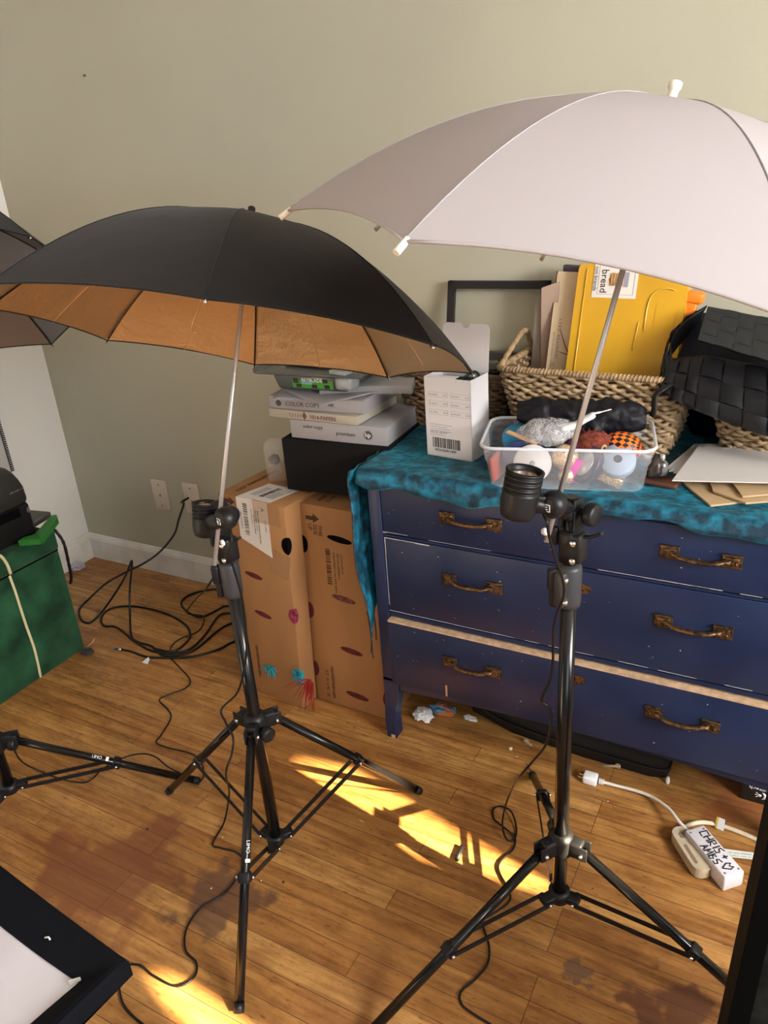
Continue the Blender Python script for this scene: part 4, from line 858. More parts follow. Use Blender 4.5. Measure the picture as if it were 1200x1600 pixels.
for i in range(3):
    sheet([(1038 + i * 7, 734 + i * 3), (1086 + i * 9, 694), (1270, 702), (1270, 745)], TZ + .019 + i * .0035, .0015, ENV, 'envelope', ['lowest white envelope of the stack, its left edge jutting out farthest', 'white envelope second from the bottom of the stack on the cardboard', 'white envelope third from the bottom, just beneath the large top one'][i], 'envelope', 'stacked white envelopes')
sheet([(1050, 752), (1090, 700), (1270, 702), (1270, 757)], TZ + .031, .0025, ENV, 'envelope', 'large white envelope uppermost on the stack at the right edge', 'envelope', None)
# leather thing and little glass bottle
mb = MB(); p = atz(1035, 752, TZ + .006); mb.box(p, (.075, .045, .012), rot('Z', -8), bev=.004); tag(mb.build('leather_pouch', mat('brown leather', (0.10, 0.035, 0.018), 0.45, bump=.3, bscale=80), None), 'flat reddish brown leather pouch right of the plastic tub', 'pouch')
mb = MB(); p = atz(1033, 742, TZ + .014); mb.lathe([(0, 0), (.012, 0), (.013, .003), (.013, .028), (.006, .034), (.0055, .040)], p, n=16); b = mb.build('bottle', mat('clear glass', (0.75, 0.77, 0.8), 0.05, trans=.85), None); tag(b, 'tiny glass bottle on the leather pouch beside the tub', 'bottle')
mb = MB(); mb.lathe([(.0065, .038), (.0065, .048), (0, .050)], p, n=12); mb.build('cap', CHR, b)
mb = MB(); lump(mb, atz(1025, 730, TZ + .03), (.020, .03, .028), 5, .3, 2.5, sub=3); tag(mb.build('dark_trinket', mat('dark tarnished metal', (0.06, 0.05, 0.045), 0.35, metal=.6), None), 'dark tangled trinket between the tub and the large basket', 'trinket')
# ---- plastic tub
TUBM = mat('clear frosted plastic', (0.78, 0.82, 0.90), 0.25, alpha=0.24, spec=.6)
TUBR = mat('clear frosted plastic rim', (0.80, 0.84, 0.92), 0.25, alpha=0.55, spec=.6)
b0, b1 = atz(770, 763, TZ), atz(1000, 771, TZ); ux = (b1 - b0).normalized(); uy = V((-ux.y, ux.x, 0)); tw = (b1 - b0).length + .015; td = .185; th = .100
tc0 = b0 + ux * (b1 - b0).length / 2 + uy * td / 2
tub = thing('plastic_tub', 'clear frosted plastic tub full of craft bits, on the dresser front', 'tub', tc0)
def rrect(hx, hy, r, n=6):
    out = []
    for sx_, sy_, a0 in ((1, -1, -PI / 2), (1, 1, 0), (-1, 1, PI / 2), (-1, -1, PI)): out += [(sx_ * (hx - r) + r * math.cos(a0 + i * PI / 2 / n), sy_ * (hy - r) + r * math.sin(a0 + i * PI / 2 / n)) for i in range(n + 1)]
    return out
def ring(mb, hx, hy, r, z): return [mb.pt(tc0 + ux * x + uy * y + Z * z) for x, y in rrect(hx, hy, r)]
mb = MB(); prev = None; rs = [ring(mb, tw / 2 - .008, td / 2 - .008, .022, .0), ring(mb, tw / 2, td / 2, .026, .006), ring(mb, tw / 2 + .008, td / 2 + .007, .03, th * .62), ring(mb, tw / 2 + .0115, td / 2 + .010, .03, th * .64), ring(mb, tw / 2 + .016, td / 2 + .015, .032, th)]
for a_, b_ in zip(rs, rs[1:]):
    for k in range(len(a_)): mb.face([a_[k], a_[(k + 1) % len(a_)], b_[(k + 1) % len(b_)], b_[k]])
mb.face(rs[0], False); mb.build('body', TUBM, tub)
mb = MB(); mb.tube([tc0 + ux * x + uy * y + Z * th for x, y in rrect(tw / 2 + .019, td / 2 + .018, .034)], .0038, 8, closed=True, flat=1.0); mb.build('rim', TUBR, tub)
def tp_(fx, fy, z): return tc0 + ux * (fx * tw / 2) + uy * (fy * td / 2) + Z * z
def disc(name, label, cat, c, ax_, r, h, m, hub=None, hubm=None, group=None, rr=.3):
    mb = MB(); mb.lathe([(0, 0), (r * .96, 0), (r, h * .2), (r, h * .8), (r * .96, h), (0, h)], c, ax_, 36)
    o = tag(mb.build(name, m, None), label, cat, group)
    if hub: mb = MB(); mb.lathe([(hub, h * 1.001), (hub, h + .001), (0, h + .001)], c, ax_, 20); mb.build('hub', hubm, o)
    return o
disc('ribbon_spool', 'white spool end with a small grey hole, at the left inside the tub', 'spool', tp_(-.45, -.55, .046), (ux * .1 - uy * 1 + Z * .35), .042, .018, mat('white card', (0.55, 0.55, 0.56), .6), .006, GREYINK)
disc('tape_roll', 'bright blue disc lying tilted in the left back of the tub', 'tape roll', tp_(-.66, .25, .072), (Z * 1 - uy * .5), .040, .02, mat('bright blue plastic', (0.01, 0.22, 0.45), .35))
disc('tape_roll', 'black and silver tape roll leaning in the right half of the tub', 'tape roll', tp_(.30, -.50, .042), (-uy * .6 + Z * .6 + ux * -.7), .044, .022, mat('dark tape', (0.03, 0.03, 0.06), .2), .030, mat('silver tape core', (0.5, 0.5, 0.55), .3, metal=.6))
disc('magenta_lid', 'round magenta lid glimpsed through the front of the tub', 'lid', tp_(.12, -.62, .034), (-uy + Z * .3), .026, .010, mat('magenta plastic', (0.60, 0.02, 0.38), .4))
disc('ribbon_spool', 'pale blue spool with a dark centre, at the right inside the tub', 'spool', tp_(.66, -.55, .050), (-uy * .7 + Z * .8), .038, .022, mat('pale blue card', (0.33, 0.42, 0.55), .5), .009, DARKH)
disc('tape_roll', 'dark blue round tape standing behind the white spool in the tub', 'tape roll', tp_(-.60, -.30, .046), (-uy + Z * .2), .045, .014, mat('dark blue tape', (0.02, 0.04, 0.14), .4))
GLT = mat('gold glitter', (0.60, 0.40, 0.20), .3, metal=.7, col2=(0.85, 0.68, 0.45), vscale=260, cramp=(.45, .55), bump=.8, bscale=300)
for c_, r_, lb in ((tp_(-.02, -.45, .058), .030, 'gold glitter ball in the middle of the tub'), (tp_(.02, -.62, .022), .020, 'small gold glitter ball at the bottom of the tub')):
    mb = MB(); lump(mb, c_, (r_, r_, r_), 2, .04, 2, sub=3); tag(mb.build('glitter_ball', GLT, None), lb, 'ball')
mb = MB(); mb.box(tp_(.58, -.55, .020), (.06, .04, .025), rot('Y', 20), bev=.004); tag(mb.build('gold_block', GLT, None), 'pale gold glitter block low at the right inside the tub', 'block')
mb = MB(); mb.box(tp_(-.93, -.4, .035), (.010, .07, .055), rot('Y', -8), bev=.003); tag(mb.build('red_card', mat('dull red card', (0.40, 0.08, 0.07), .6), None), 'dull red card standing against the left end of the tub', 'card')
def checker():
    m = mat('orange black checks', (0.85, 0.17, 0.02), .4); nt, N, L, B = nodes(m); tc = N.new('ShaderNodeTexCoord'); mp = N.new('ShaderNodeMapping'); mp.inputs['Rotation'].default_value = (0.3, 0.2, .75); ck = N.new('ShaderNodeTexChecker'); ck.inputs['Scale'].default_value = 78
    ck.inputs['Color1'].default_value = (0.85, 0.17, 0.02, 1); ck.inputs['Color2'].default_value = (0.012, 0.01, 0.01, 1); L.new(tc.outputs['UV'], ck.inputs['Vector']); ck.inputs['Scale'].default_value = 15; L.new(ck.outputs[0], B.inputs['Base Color']); return m
c_ = tp_(.70, -.12, .074); mb = MB(); uvs = []; nu, nv = 36, 20; g = []
for i in range(nu + 1):
    row = []
    for j in range(nv + 1):
        th_ = i / nu * 2 * PI; fi = j / nv * PI; d = V((math.cos(fi), math.sin(fi) * math.sin(th_), -math.sin(fi) * math.cos(th_))); row.append(mb.pt(c_ + V((d.x * .046, d.y * .036, d.z * .034))))
    g.append(row)
uvl = mb.bm.loops.layers.uv.new('UVMap')
for i in range(nu):
    for j in range(nv):
        f = mb.face([g[i][j], g[i][j + 1], g[i + 1][j + 1], g[i + 1][j]])
        for lp, (a_, b_) in zip(f.loops, ((i, j), (i, j + 1), (i + 1, j + 1), (i + 1, j))): lp[uvl].uv = (a_ / nu * 1.2 + b_ / nv * .6, b_ / nv * .6 - a_ / nu * 1.2 + 2)
tag(mb.build('checkered_ball', checker(), None), 'orange and black checkered ball at the right of the tub', 'ball')
RUST = mat('rust red yarn', (0.22, 0.045, 0.025), .95, var=.4, vscale=90, bump=1.0, bscale=120, bdist=.004)
mb = MB(); yc = tp_(.34, -.20, .085); lump(mb, yc, (.040, .030, .026), 9, .22, 5)
rd = random.Random(5)
for k in range(70):
    a_ = V((rd.gauss(0, 1), rd.gauss(0, 1), rd.gauss(0, 1))).normalized(); p0 = yc + V((a_.x * .038, a_.y * .028, a_.z * .024)); mb.tube([p0, p0 + a_ * .008 + V((rd.uniform(-.005, .005), 0, .002))], .0008, 4)
y_ = mb.build('yarn_roll', RUST, None); tag(y_, 'fuzzy rust red yarn roll beside the checkered ball in the tub', 'yarn')
mb = MB(); mb.lathe([(.007, 0), (.012, 0), (.012, .006), (.007, .006)], yc + ux * .02 - uy * .026 - Z * .006, (-uy * .8 + ux * .7 + Z * .2), 18, sx=.7); mb.build('card_core', CARD2, y_)
mb = MB(); lump(mb, tp_(.12, -.1, .078), (.03, .03, .018), 4, .3, 3, sub=3); tag(mb.build('purple_yarn', mat('dark purple yarn', (0.10, 0.015, 0.05), .95, bump=1, bscale=100), None), 'dark purple fuzz beneath the plastic bag in the tub', 'yarn')
# crumpled clear bag with silver netting inside
NET = mat('silver netting', (0.50, 0.50, 0.52), .35, metal=.5)
bg = thing('plastic_bag', 'clear plastic bag of silvery netting lying on top of the tub', 'plastic bag', tp_(-.28, 0, .075))
def bagP(u, v):   # u around length, v around
    th_ = v * 2 * PI; L_ = -.065 + .135 * u; r = .034 * (math.sin(PI * min(1, max(.02, u * .86 + .10)))) ** .7; k = 1 + .20 * noise.fractal(V((u * 4, math.cos(th_) * 1.2, math.sin(th_) * 1.2)), .8, 2, 4)
    return tp_(-.28, -.05, .098) + ux * L_ + (uy * math.cos(th_) * 1.25 + Z * math.sin(th_) * .95) * r * k + Z * (.012 * u)
mb = MB(); rd = random.Random(3)
for k in range(150):
    u, v = rd.uniform(.05, .95), rd.random(); du, dv = rd.uniform(-.22, .22), rd.uniform(-.10, .10); cm = tp_(-.28, -.05, .098)
    pts = [bagP(min(.98, max(.02, u + du * t)), v + dv * t + .04 * math.sin(t * 5 + k)) for t in (0, .25, .5, .75, 1)]; mb.tube([cm + (p_ - cm) * .94 for p_ in pts], .0009, 4)
mb.build('netting', NET, bg)
mb = MB(); lump(mb, tp_(-.28, -.05, .098), (.052, .034, .024), 11, .2, 2); mb.build('filling', mat('grey filling', (0.30, 0.30, 0.31), .8, var=.5, vscale=120, bump=1, bscale=150, bdist=.004), bg)
mb = MB(); mb.quadgrid(lambda u, v: bagP(u, v), 40, 30); mb.build('film', mat('clear film', (0.85, 0.87, 0.9), .12, alpha=.22, spec=.8, bump=.6, bscale=40, bdist=.003), bg)
mb = MB(); q0 = tp_(.05, -.2, .118); mb.tube(smooth_path([q0 - ux * .02, q0 + ux * .008 + Z * .008, q0 + ux * .030 + Z * .022, q0 + ux * .048 + Z * .032], 4), [.016] * 4 + [.014] * 4 + [.014] * 4 + [.010], 9, flat=.5)
mb.tube(smooth_path([q0 + ux * .044 + Z * .034, q0 + ux * .062 + Z * .038, q0 + ux * .082 + Z * .044], 4), [.005] * 4 + [.003] * 4 + [.001], 6, flat=.4); mb.build('twisted_neck', mat('white film', (0.78, 0.78, 0.80), .3, bump=.6, bscale=60), bg)
mb = MB(); mb.box(tp_(-.60, -.30, .098), (.075, .014, .003), Matrix((ux, uy, Z)).transposed() @ rot('Z', -22) @ rot('Y', 14)); tag(mb.build('wooden_stick', mat('pale wood', (0.50, 0.30, 0.14), .6), None), 'flat wooden stick lying over the blue disc in the tub', 'stick')
# black cloth bundle over the back rim
BC = mat('black satin cloth', (0.004, 0.004, 0.007), .55, spec=.3, bump=.8, bscale=14, bdist=.010)
mb = MB()
def bun(u, v):
    th_ = v * 2 * PI; x = -.118 + .285 * u; env = (math.sin(PI * (u * .94 + .03))) ** .35; k = 1 + .28 * noise.fractal(V((u * 6, math.cos(th_) * 1.1, math.sin(th_) * 1.1)), .7, 2, 5)
    return tp_(0, .70, .124) + ux * x + (uy * math.cos(th_) * .042 + Z * math.sin(th_) * .044) * env * k + Z * (.006 * math.cos(u * 7) - .014 * u)
mb.quadgrid(bun, 70, 40); tag(mb.build('black_cloth', BC, None), 'rumpled black cloth bundle draped over the back of the tub', 'cloth')
# ================================================================ CARDBOARD BOXES AND THE PILE LEFT OF THE DRESSER
DRED = mat('dark red feathers', (0.10, 0.006, 0.012), .8, var=.5, vscale=80)
PINKF = mat('pink feathers', (0.34, 0.03, 0.09), .8, col2=(0.08, 0.006, 0.02), vscale=70, cramp=(.4, .6))
TEALF = mat('turquoise feathers', (0.02, 0.30, 0.38), .8, var=.3, vscale=60)
def hole(mb, M, x, y, rx, ry, ang=0, mi=1, half=None, d=.0008):
    om = mb.m; mb.m = mi; pts = []
    a0, a1 = (0, 2 * PI) if half is None else ((-PI / 2, PI / 2) if half > 0 else (PI / 2, 3 * PI / 2))
    n = 20
    for i in range(n if half is None else n + 1):
        t = a0 + (a1 - a0) * i / n; px_, py_ = rx * math.cos(t), ry * math.sin(t); pts.append((x + px_ * math.cos(ang) - py_ * math.sin(ang), y + px_ * math.sin(ang) + py_ * math.cos(ang)))
    mb.prism(pts, M @ Matrix.Translation((0, 0, d)), d * 1.5); mb.m = om
def carton_box(label, x0, y0, w, d, h, ang, lean=0.0):
    """upright carton: (x0,y0) front-left foot, face w wide; returns thing and frames of its faces"""
    ux = V((math.cos(math.radians(ang)), math.sin(math.radians(ang)), 0)); uy = V((-ux.y, ux.x, 0)); o = V((x0, y0, .001)); t = thing('cardboard_box', label, 'cardboard box', o + ux * w / 2 + uy * d / 2, 'produce cartons beside the dresser')
    up = (V((0, 0, 1)) + ux * lean).normalized()
    mb = MB(); R = Matrix((ux, uy, up)).transposed(); mb.box(o + ux * w / 2 + uy * d / 2 + up * h / 2, (w, d, h), R, bev=.0015)
    b = mb.build('carton', CARD, t)
    def fsh(o_, x_, n_):
        M = Matrix.Identity(4)
        for r in range(3): M[r][0] = x_[r]; M[r][1] = up[r]; M[r][2] = n_[r]; M[r][3] = o_[r]
        return M
    return t, b, fsh(o - uy * .0004, ux, -uy), fsh(o + ux * w + ux * .0004, uy, ux), frame(o + up * h + Z * .0004, ux, uy), up
# box A (left) and box B (right, against the dresser)
tA, bA, FA, SA, TA, upA = carton_box('left cardboard carton with a white shipping label folded over its top edge', -1.475, 1.545, .252, .42, .683, -6, .045)
# front-left foot of B
tB, bB, FB, SB, TB, upB = carton_box('right cardboard carton with vertical printing, standing against the dresser', -1.212, 1.580, .262, .40, .672, -1, .035)
def hl_(mb, F, x, y, rx, ry, ang, mi): hole(mb, F, x, y, rx, ry, ang, mi)
W_ = .252
HM = [PINKF, DARKH, mat('brownish red feathers', (0.16, 0.05, 0.04), .8, var=.6, vscale=90), DRED]
def hh_(par, calls, mi):
    mb = MB()
    for c in calls: hole(mb, *c)
    mb.build('hand_hole', HM[mi] if mi < 4 else TEALF, par)
for x, y, mi, rx in ((.125, .580, 1, .040), (.125, .390, 2, .040), (.140, .215, 3, .038), (.150, .055, 3, .040)): hh_(bB, [(FB, x, y, rx, .0095, -.10, 0)], mi)
for y, mi in ((.545, 1), (.325, 3), (.115, 3)): hh_(bB, [(FB, .0, y, .016, .028, 0, 0, 1)], mi)
hh_(bB, [(FB, .262, .075, .022, .032, 0, 0, -1)], 3); hh_(bB, [(TB, .16, .10, .045, .005, 0, 0)], 1)
for (x, y, mi) in ((.105, .435, 3), (.125, .305, 3)): hh_(bA, [(FA, x, y, .034, .0085, -.12, 0)], mi)
for y, mi in ((.565, 1), (.335, 0), (.115, 4)): hh_(bA, [(FA, W_ + .0004, y, .022, .027, 0, 0, -1), (SA, 0, y, .016, .027, 0, 0, 1)], mi)
INKB = mat('carton ink', (0.05, 0.022, 0.012), .8)
def arrow(mb, F, x, y): mb.prism([(x, y - .006), (x + .024, y - .006), (x + .024, y - .014), (x + .044, y), (x + .024, y + .014), (x + .024, y + .006), (x, y + .006)], F @ Matrix.Translation((0, 0, .0004)), .0006)
mb = MB(); arrow(mb, FB, .018, .632); dn_ = V(FB.col[0][:3]); u_ = V(FB.col[1][:3])
for i, w in enumerate(('THIS', 'SIDE', 'UP')): text_mesh(mb, w, frame(FB @ V((.058 - i * .017, .615, .0008)), -u_, dn_), .017)
barcode(mb, FB @ Matrix.Translation((0, 0, .0004)), .075, .43, .090, .545, seed=9, vertical=False)
for i, (w, l) in enumerate(((22, .008), (15, .008), (13, .007))): scrib(mb, frame(FB @ V((.100 + i * .013, .535, .0008)), -u_, dn_), w, l, 0, i)
text_mesh(mb, 'KEEP REFRIGERATED', frame(FB @ V((.070, .020, .0008)), u_, -dn_), .013); text_mesh(mb, '32 - 36 F / 0 - 2 C', frame(FB @ V((.050, .020, .0008)), u_, -dn_), .014)
tx, ty = V(TB.col[0][:3]), V(TB.col[1][:3])
text_mesh(mb, 'KEEP REFRIGERATED', frame(TB @ V((.050, .030, .0008)), ty, -tx), .020); text_mesh(mb, '32-36F', frame(TB @ V((.075, .030, .0008)), ty, -tx), .016)
mb.build('printing', INKB, bB)
mb = MB(); mb.box(TB @ V((.215, .10, .002)), (.05, .018, .001), rot('Z', 30)); mb.build('tape', mat('pale tape', (0.55, 0.50, 0.42), .4), bB)
mb = MB(); arrow(mb, FA, .020, .665); dn_ = V(FA.col[0][:3]); u_ = V(FA.col[1][:3])
for i, w in enumerate(('SIDE', 'UP')): text_mesh(mb, w, frame(FA @ V((.046 - i * .017, .648, .0008)), -u_, dn_), .017)
text_mesh(mb, 'KEEP REFRIGERATED', frame(FA @ V((.085, .060, .0008)), u_, -dn_), .013)
tx, ty = V(TA.col[0][:3]), V(TA.col[1][:3]); text_mesh(mb, 'KEEP REFRIGERATED', frame(TA @ V((.05, .03, .0008)), ty, -tx), .020)
mb.build('printing', INKB, bA)
# shipping label over the edge
LBL = mat('label paper', (0.58, 0.56, 0.53), .6)
la = MB(); FAi = FA @ Matrix.Translation((0, 0, .0012)); TAi = TA @ Matrix.Translation((0, 0, .0012))
la.prism([(.072, .555), (.190, .515), (.190, .685), (.072, .685)], FAi, .0008); la.prism([(.072, -.001), (.190, -.001), (.212, .115), (.094, .115)], TAi, .0008)
lb = la.build('shipping_label', LBL, bA)
mb = MB(); F2 = FA @ Matrix.Translation((0, 0, .0018)); T2 = TA @ Matrix.Translation((0, 0, .0018))
barcode(mb, F2, .096, .570, .112, .672, seed=3, vertical=False)
text_mesh(mb, 'A', frame(F2 @ V((.166, .668, .0003)), -u_, dn_), .018)
for i, (x, y, s_) in enumerate(((.150, .655, .0075), (.142, .655, .0060), (.134, .640, .0060), (.176, .630, .006), (.084, .640, .005), (.126, .655, .0055))): scrib(mb, frame(F2 @ V((x, y, .0003)), -u_, dn_), [20, 14, 15, 9, 16, 11][i], s_, 0, i + 20)
Ms = T2 @ Matrix(((1, .19, 0, 0), (0, 1, 0, 0), (0, 0, 1, 0), (0, 0, 0, 1))); barcode(mb, Ms, .125, .03, .142, .10, seed=6, vertical=False)
for i in range(5): rectm(mb, Ms, .150 + i * .0065, .030, .1515 + i * .0065, .095 - (i % 2) * .02)
for i in range(3): rectm(mb, Ms, .095 + i * .0075, .03, .0965 + i * .0075, .09)
mb.build('print', mat('grey black ink', (0.07, 0.07, 0.075), .6), lb)
mb = MB(); mb.box(FA @ V((.185, .655, .0012)), (.10, .0008, .07), Matrix((V(FA.col[0][:3]), V((0, 1, 0)), V(FA.col[1][:3]))).transposed()); mb.build('clear_tape', mat('clear tape', (0.50, 0.30, 0.15), .15, alpha=.35, spec=.8, bump=.3, bscale=20), bA); mb = MB(); mb.box(FA @ V((.215, .500, .0006)), (.075, .0006, .080), Matrix((V(FA.col[0][:3]), V((0, 1, 0)), V(FA.col[1][:3]))).transposed() @ rot('Y', 12))
mb.build('clear_tape', mat('clear tape', (0.50, 0.30, 0.15), .15, alpha=.35, spec=.8, bump=.3, bscale=20), bA)
# flap standing up at the back of box A
mb = MB(); mb.box(TA @ V((.045, .36, .030)), (.11, .004, .055), rot('Z', 62) @ rot('X', -18)); mb.build('flap', CARD, tA)
# feathers poking out
def feathers(label, base, dirs, m, n, ln, name='feather_tuft', seed=1):
    rd = random.Random(seed); mb = MB(); base = V(base)
    for k in range(n):
        d = V(dirs[k % len(dirs)]) + V((rd.uniform(-.35, .35), rd.uniform(-.25, .15), rd.uniform(-.30, .30))); d.normalize(); L_ = ln * rd.uniform(.5, 1); s0 = base + V((rd.uniform(-.012, .012), 0, rd.uniform(-.010, .010)))
        mb.tube(smooth_path([s0, s0 + d * L_ * .5 + V((0, 0, .004)), s0 + d * L_ + V((0, 0, -.010))], 3), [.0022, .0026, .0026, .0022, .0016, .0012, .0005], 4, flat=.35)
    return tag(mb.build(name, m, None), label, 'feathers')
def onF(F, px, py, out=.004):
    n = V(F.col[2][:3]); d = ray(px, py); return EYE + d * ((F.translation - EYE).dot(n) / d.dot(n)) + n * out
feathers('tuft of turquoise feathers poking out low on the front of the left carton', onF(FA, 422, 1043, .003), [(1, -.3, -.15), (-1, -.3, .1), (.8, -.5, -.4), (.3, -.4, .2)], TEALF, 34, .034)
feathers('turquoise feathers in the lowest corner hole of the left carton', onF(FA, 466, 1050, .004), [(0, -.6, .5), (.2, -.6, -.9), (-.2, -.5, -.7)], TEALF, 26, .028, seed=2)
feathers('wispy red feathers spilling onto the floor between the two cartons', onF(FA, 488, 1062, .012), [(0, -.5, -1), (.2, -.7, -1.2), (-.3, -.5, -.5), (-.7, -.5, -.2), (.4, -.6, -.9)], mat('bright red feathers', (0.36, 0.015, 0.012), .7, alpha=.7), 22, .085, seed=3)
# glass dome on box A
mb = MB(); p = TA @ V((.085, .17, 0)); r_ = .036; hh = .125; prof = [(r_, .001), (r_, hh - .034)] + [(r_ * math.cos(a), hh - .034 + r_ * .95 * math.sin(a)) for a in [i * PI / 16 for i in range(1, 9)]]
mb.lathe(prof, p, n=32); gl = mb.build('glass_dome', mat('thin clear glass', (0.85, 0.83, 0.80), .05, alpha=.22, spec=1.0), None, loc=p); tag(gl, 'clear glass dome standing on the left carton before the wall', 'glass dome')
mb = MB(); lump(mb, p + V((-.010, 0, .055)), (.018, .014, .016), 3, .2, 2, sub=3); mb.build('grey_ornament', mat('dark grey ornament', (0.10, 0.095, 0.085), .7), gl)
# black box across both cartons
BB = mat('matt black card', (0.006, 0.006, 0.007), .8, spec=.2)
mb = MB(); q0, q1 = atz(450, 764, .692), atz(575, 778, .692); ux2 = (q1 - q0).normalized(); uy2 = V((-ux2.y, ux2.x, 0)); bw2 = .325; bd2 = .27; bh2 = .150
slab(mb, q0, ux2 * bw2, uy2 * bd2, Z * bh2); o = mb.build('black_box', BB, None); tag(o, 'matt black box lying across the two cartons beneath the paper reams', 'box')
ztop = .692 + bh2
# paper reams
def ream(c, w, d, h, ang, m, name, label, group, tilt=0, cat='paper ream', bev=.002):
    t = thing(name, label, cat, V(c) - Z * 0, group); R = rot('Z', ang) @ rot('Y', tilt); mb = MB(); mb.box(V(c) + Z * h / 2, (w, d, h), R, bev=bev); b = mb.build('wrapper', m, t)
    return t, b, frame(V(c) + Z * h / 2 + R @ V((-w / 2, -d / 2 - .0006, -h / 2)), R @ V((1, 0, 0)), R @ V((0, 0, 1)))
RM = mat('ream wrapper', (0.31, 0.305, 0.32), .45, bump=.35, bscale=22, bdist=.003); RM2 = mat('cream ream wrapper', (0.40, 0.37, 0.30), .5, bump=.2, bscale=20)  # white wrapper colour darkened to carry the shade over the pile
GP = 'paper reams piled on the black box'
def hplogo(mb, F, x, y, r):
    mb.prism([(x + r * math.cos(a), y + r * math.sin(a)) for a in [i * PI / 12 for i in range(24)]], F @ Matrix.Translation((0, 0, .0004)), .0006)
t1, b1_, F1 = ream((-1.085, 1.745, ztop), .290, .215, .052, 4, RM, 'paper_ream', 'lowest paper ream, wrapped in glossy white with a round black mark', GP, 1.0)
mb = MB(); hplogo(mb, F1, .235, .027, .0125); text_mesh(mb, 'premium', F1 @ Matrix.Translation((.140, .020, .0004)), .016); text_mesh(mb, 'color copy', F1 @ Matrix.Translation((.040, .032, .0004)), .014); mb.m = 1; text_mesh(mb, 'hp', F1 @ Matrix.Translation((.2255, .0225, .0010)), .018, 1); mb.build('print', [mat('slate ink', (0.05, 0.055, 0.065), .6), WHITEINK], b1_)
t2, b2_, F2_ = ream((-1.150, 1.74, ztop + .054), .285, .215, .024, -1, RM2, 'paper_ream', 'cream-edged paper ream with dark red lettering, second from the bottom', GP)
mb = MB(); text_mesh(mb, '1014-PAPERS', F2_ @ Matrix.Translation((.135, .006, .0004)), .0155); text_mesh(mb, '\\ / / / /', F2_ @ Matrix.Translation((.070, .006, .0004)), .0155); mb.prism([(.112, .012), (.119, .024), (.126, .012), (.119, .0)], F2_ @ Matrix.Translation((0, 0, .0004)), .0006); mb.build('lettering', mat('plum ink', (0.13, 0.04, 0.07), .6), b2_)
t3, b3_, F3 = ream((-1.150, 1.75, ztop + .079), .290, .215, .036, 3, RM, 'paper_ream', 'white paper ream with small black lettering, third from the bottom', GP)
mb = MB(); hplogo(mb, F3, .030, .016, .0085); text_mesh(mb, 'COLOR COPY', F3 @ Matrix.Translation((.052, .010, .0004)), .017); text_mesh(mb, '500', F3 @ Matrix.Translation((.185, .016, .0004)), .012); mb.build('print', mat('slate ink', (0.05, 0.055, 0.065), .6), b3_)
ream((-1.060, 1.80, ztop + .116), .250, .200, .022, 22, RM, 'paper_ream', 'rumpled white paper ream just beneath the grey trays, turned askew', GP, 1.5)
LP = mat('loose white paper', (0.36, 0.355, 0.385), .6, bump=.3, bscale=10)
zz = ztop + .117
for i, (ang, cx_, cy_, lb) in enumerate(((16, -1.160, 1.70, 'loose white sheet curling out in front of the grey tray, the lower one'), (-28, -1.120, 1.685, 'loose white sheet turned askew with its corner forward, the upper one'))):
    mb = MB(); R = rot('Z', ang); mb.quadgrid(lambda u, v: V((cx_, cy_, zz + i * .004 + .010 * (u - .5) ** 2 * 2)) + R @ V(((u - .5) * .22, (v - .5) * .17, 0)), 12, 8); tag(mb.build('paper_sheet', LP, None, solid=.001), lb, 'paper')
# grey trays
GT = mat('grey smoked plastic', (0.085, 0.095, 0.092), .32, coat=.3)
zt2 = zz + .012
tt = thing('plastic_tray', 'grey plastic tray with a green and black label, on top of the paper reams', 'tray', (-1.185, 1.735, zt2))
R = rot('Z', 3); c_ = V((-1.160, 1.73, zt2)); mb = MB()
mb.box(c_ + Z * .024, (.235, .17, .046), R, bev=.010, taper=.90); mb.build('tub', GT, tt)
mb = MB(); mb.box(c_ + Z * .050, (.320, .20, .007), R, bev=.003); mb.box(c_ + V((-.165, -.045, .048)), (.040, .075, .018), R, bev=.005); mb.build('flange', GT, tt)
mb = MB(); mb.box(c_ + V((.108, -.062, .030)), (.050, .055, .038), R, bev=.010); mb.box(c_ + V((.098, -.072, .058)), (.055, .035, .012), R @ rot('Z', -12), bev=.003); mb.build('latch', mat('pale grey plastic', (0.30, 0.33, 0.34), .3, coat=.4), tt)
Ft = frame(c_ + R @ V((-.056, -.0800, .010)), R @ V((1, 0, 0)), R @ V((0, -.10, 1))); mb = MB(); mb.m = 0; rectm(mb, Ft, 0, 0, .125, .028, 0, .0010)
Fu = Ft @ Matrix.Translation((0, 0, .0006)); 
for x in (.012, .060, .118 - .020): rectm(mb, Fu, x, .001, x + .016, .011, 1)
rectm(mb, Fu, .004, .013, .020, .027, 1); rectm(mb, Fu, .094, .016, .110, .027, 1); mb.m = 2; text_mesh(mb, 'BEYBLADE', Fu @ Matrix.Translation((.030, .018, .0006)), .014, 2, sx=1.0)
rectm(mb, Fu, .030, .011, .062, .016, 3)
mb.build('label', [mat('bright green label', (0.05, 0.30, 0.03), .5), BLACKINK, WHITEINK, mat('pale blue ink', (0.25, 0.40, 0.65), .5)], tt)
c2_ = c_ + V((.005, .03, .055)); mb = MB(); mb.box(c2_ + Z * .006, (.215, .15, .012), rot('Z', -4), bev=.003)
for i in range(36): mb.box(c2_ + rot('Z', -4) @ V((-.085 + i * .0042, -.03, .0135)), (.0016, .085, .004), rot('Z', -4))
tag(mb.build('striped_tray', [mat('dark grey ribbed plastic', (0.045, 0.05, 0.05), .35)], None), 'dark grey ribbed plastic lid lying on top of the labelled grey tray', 'lid')
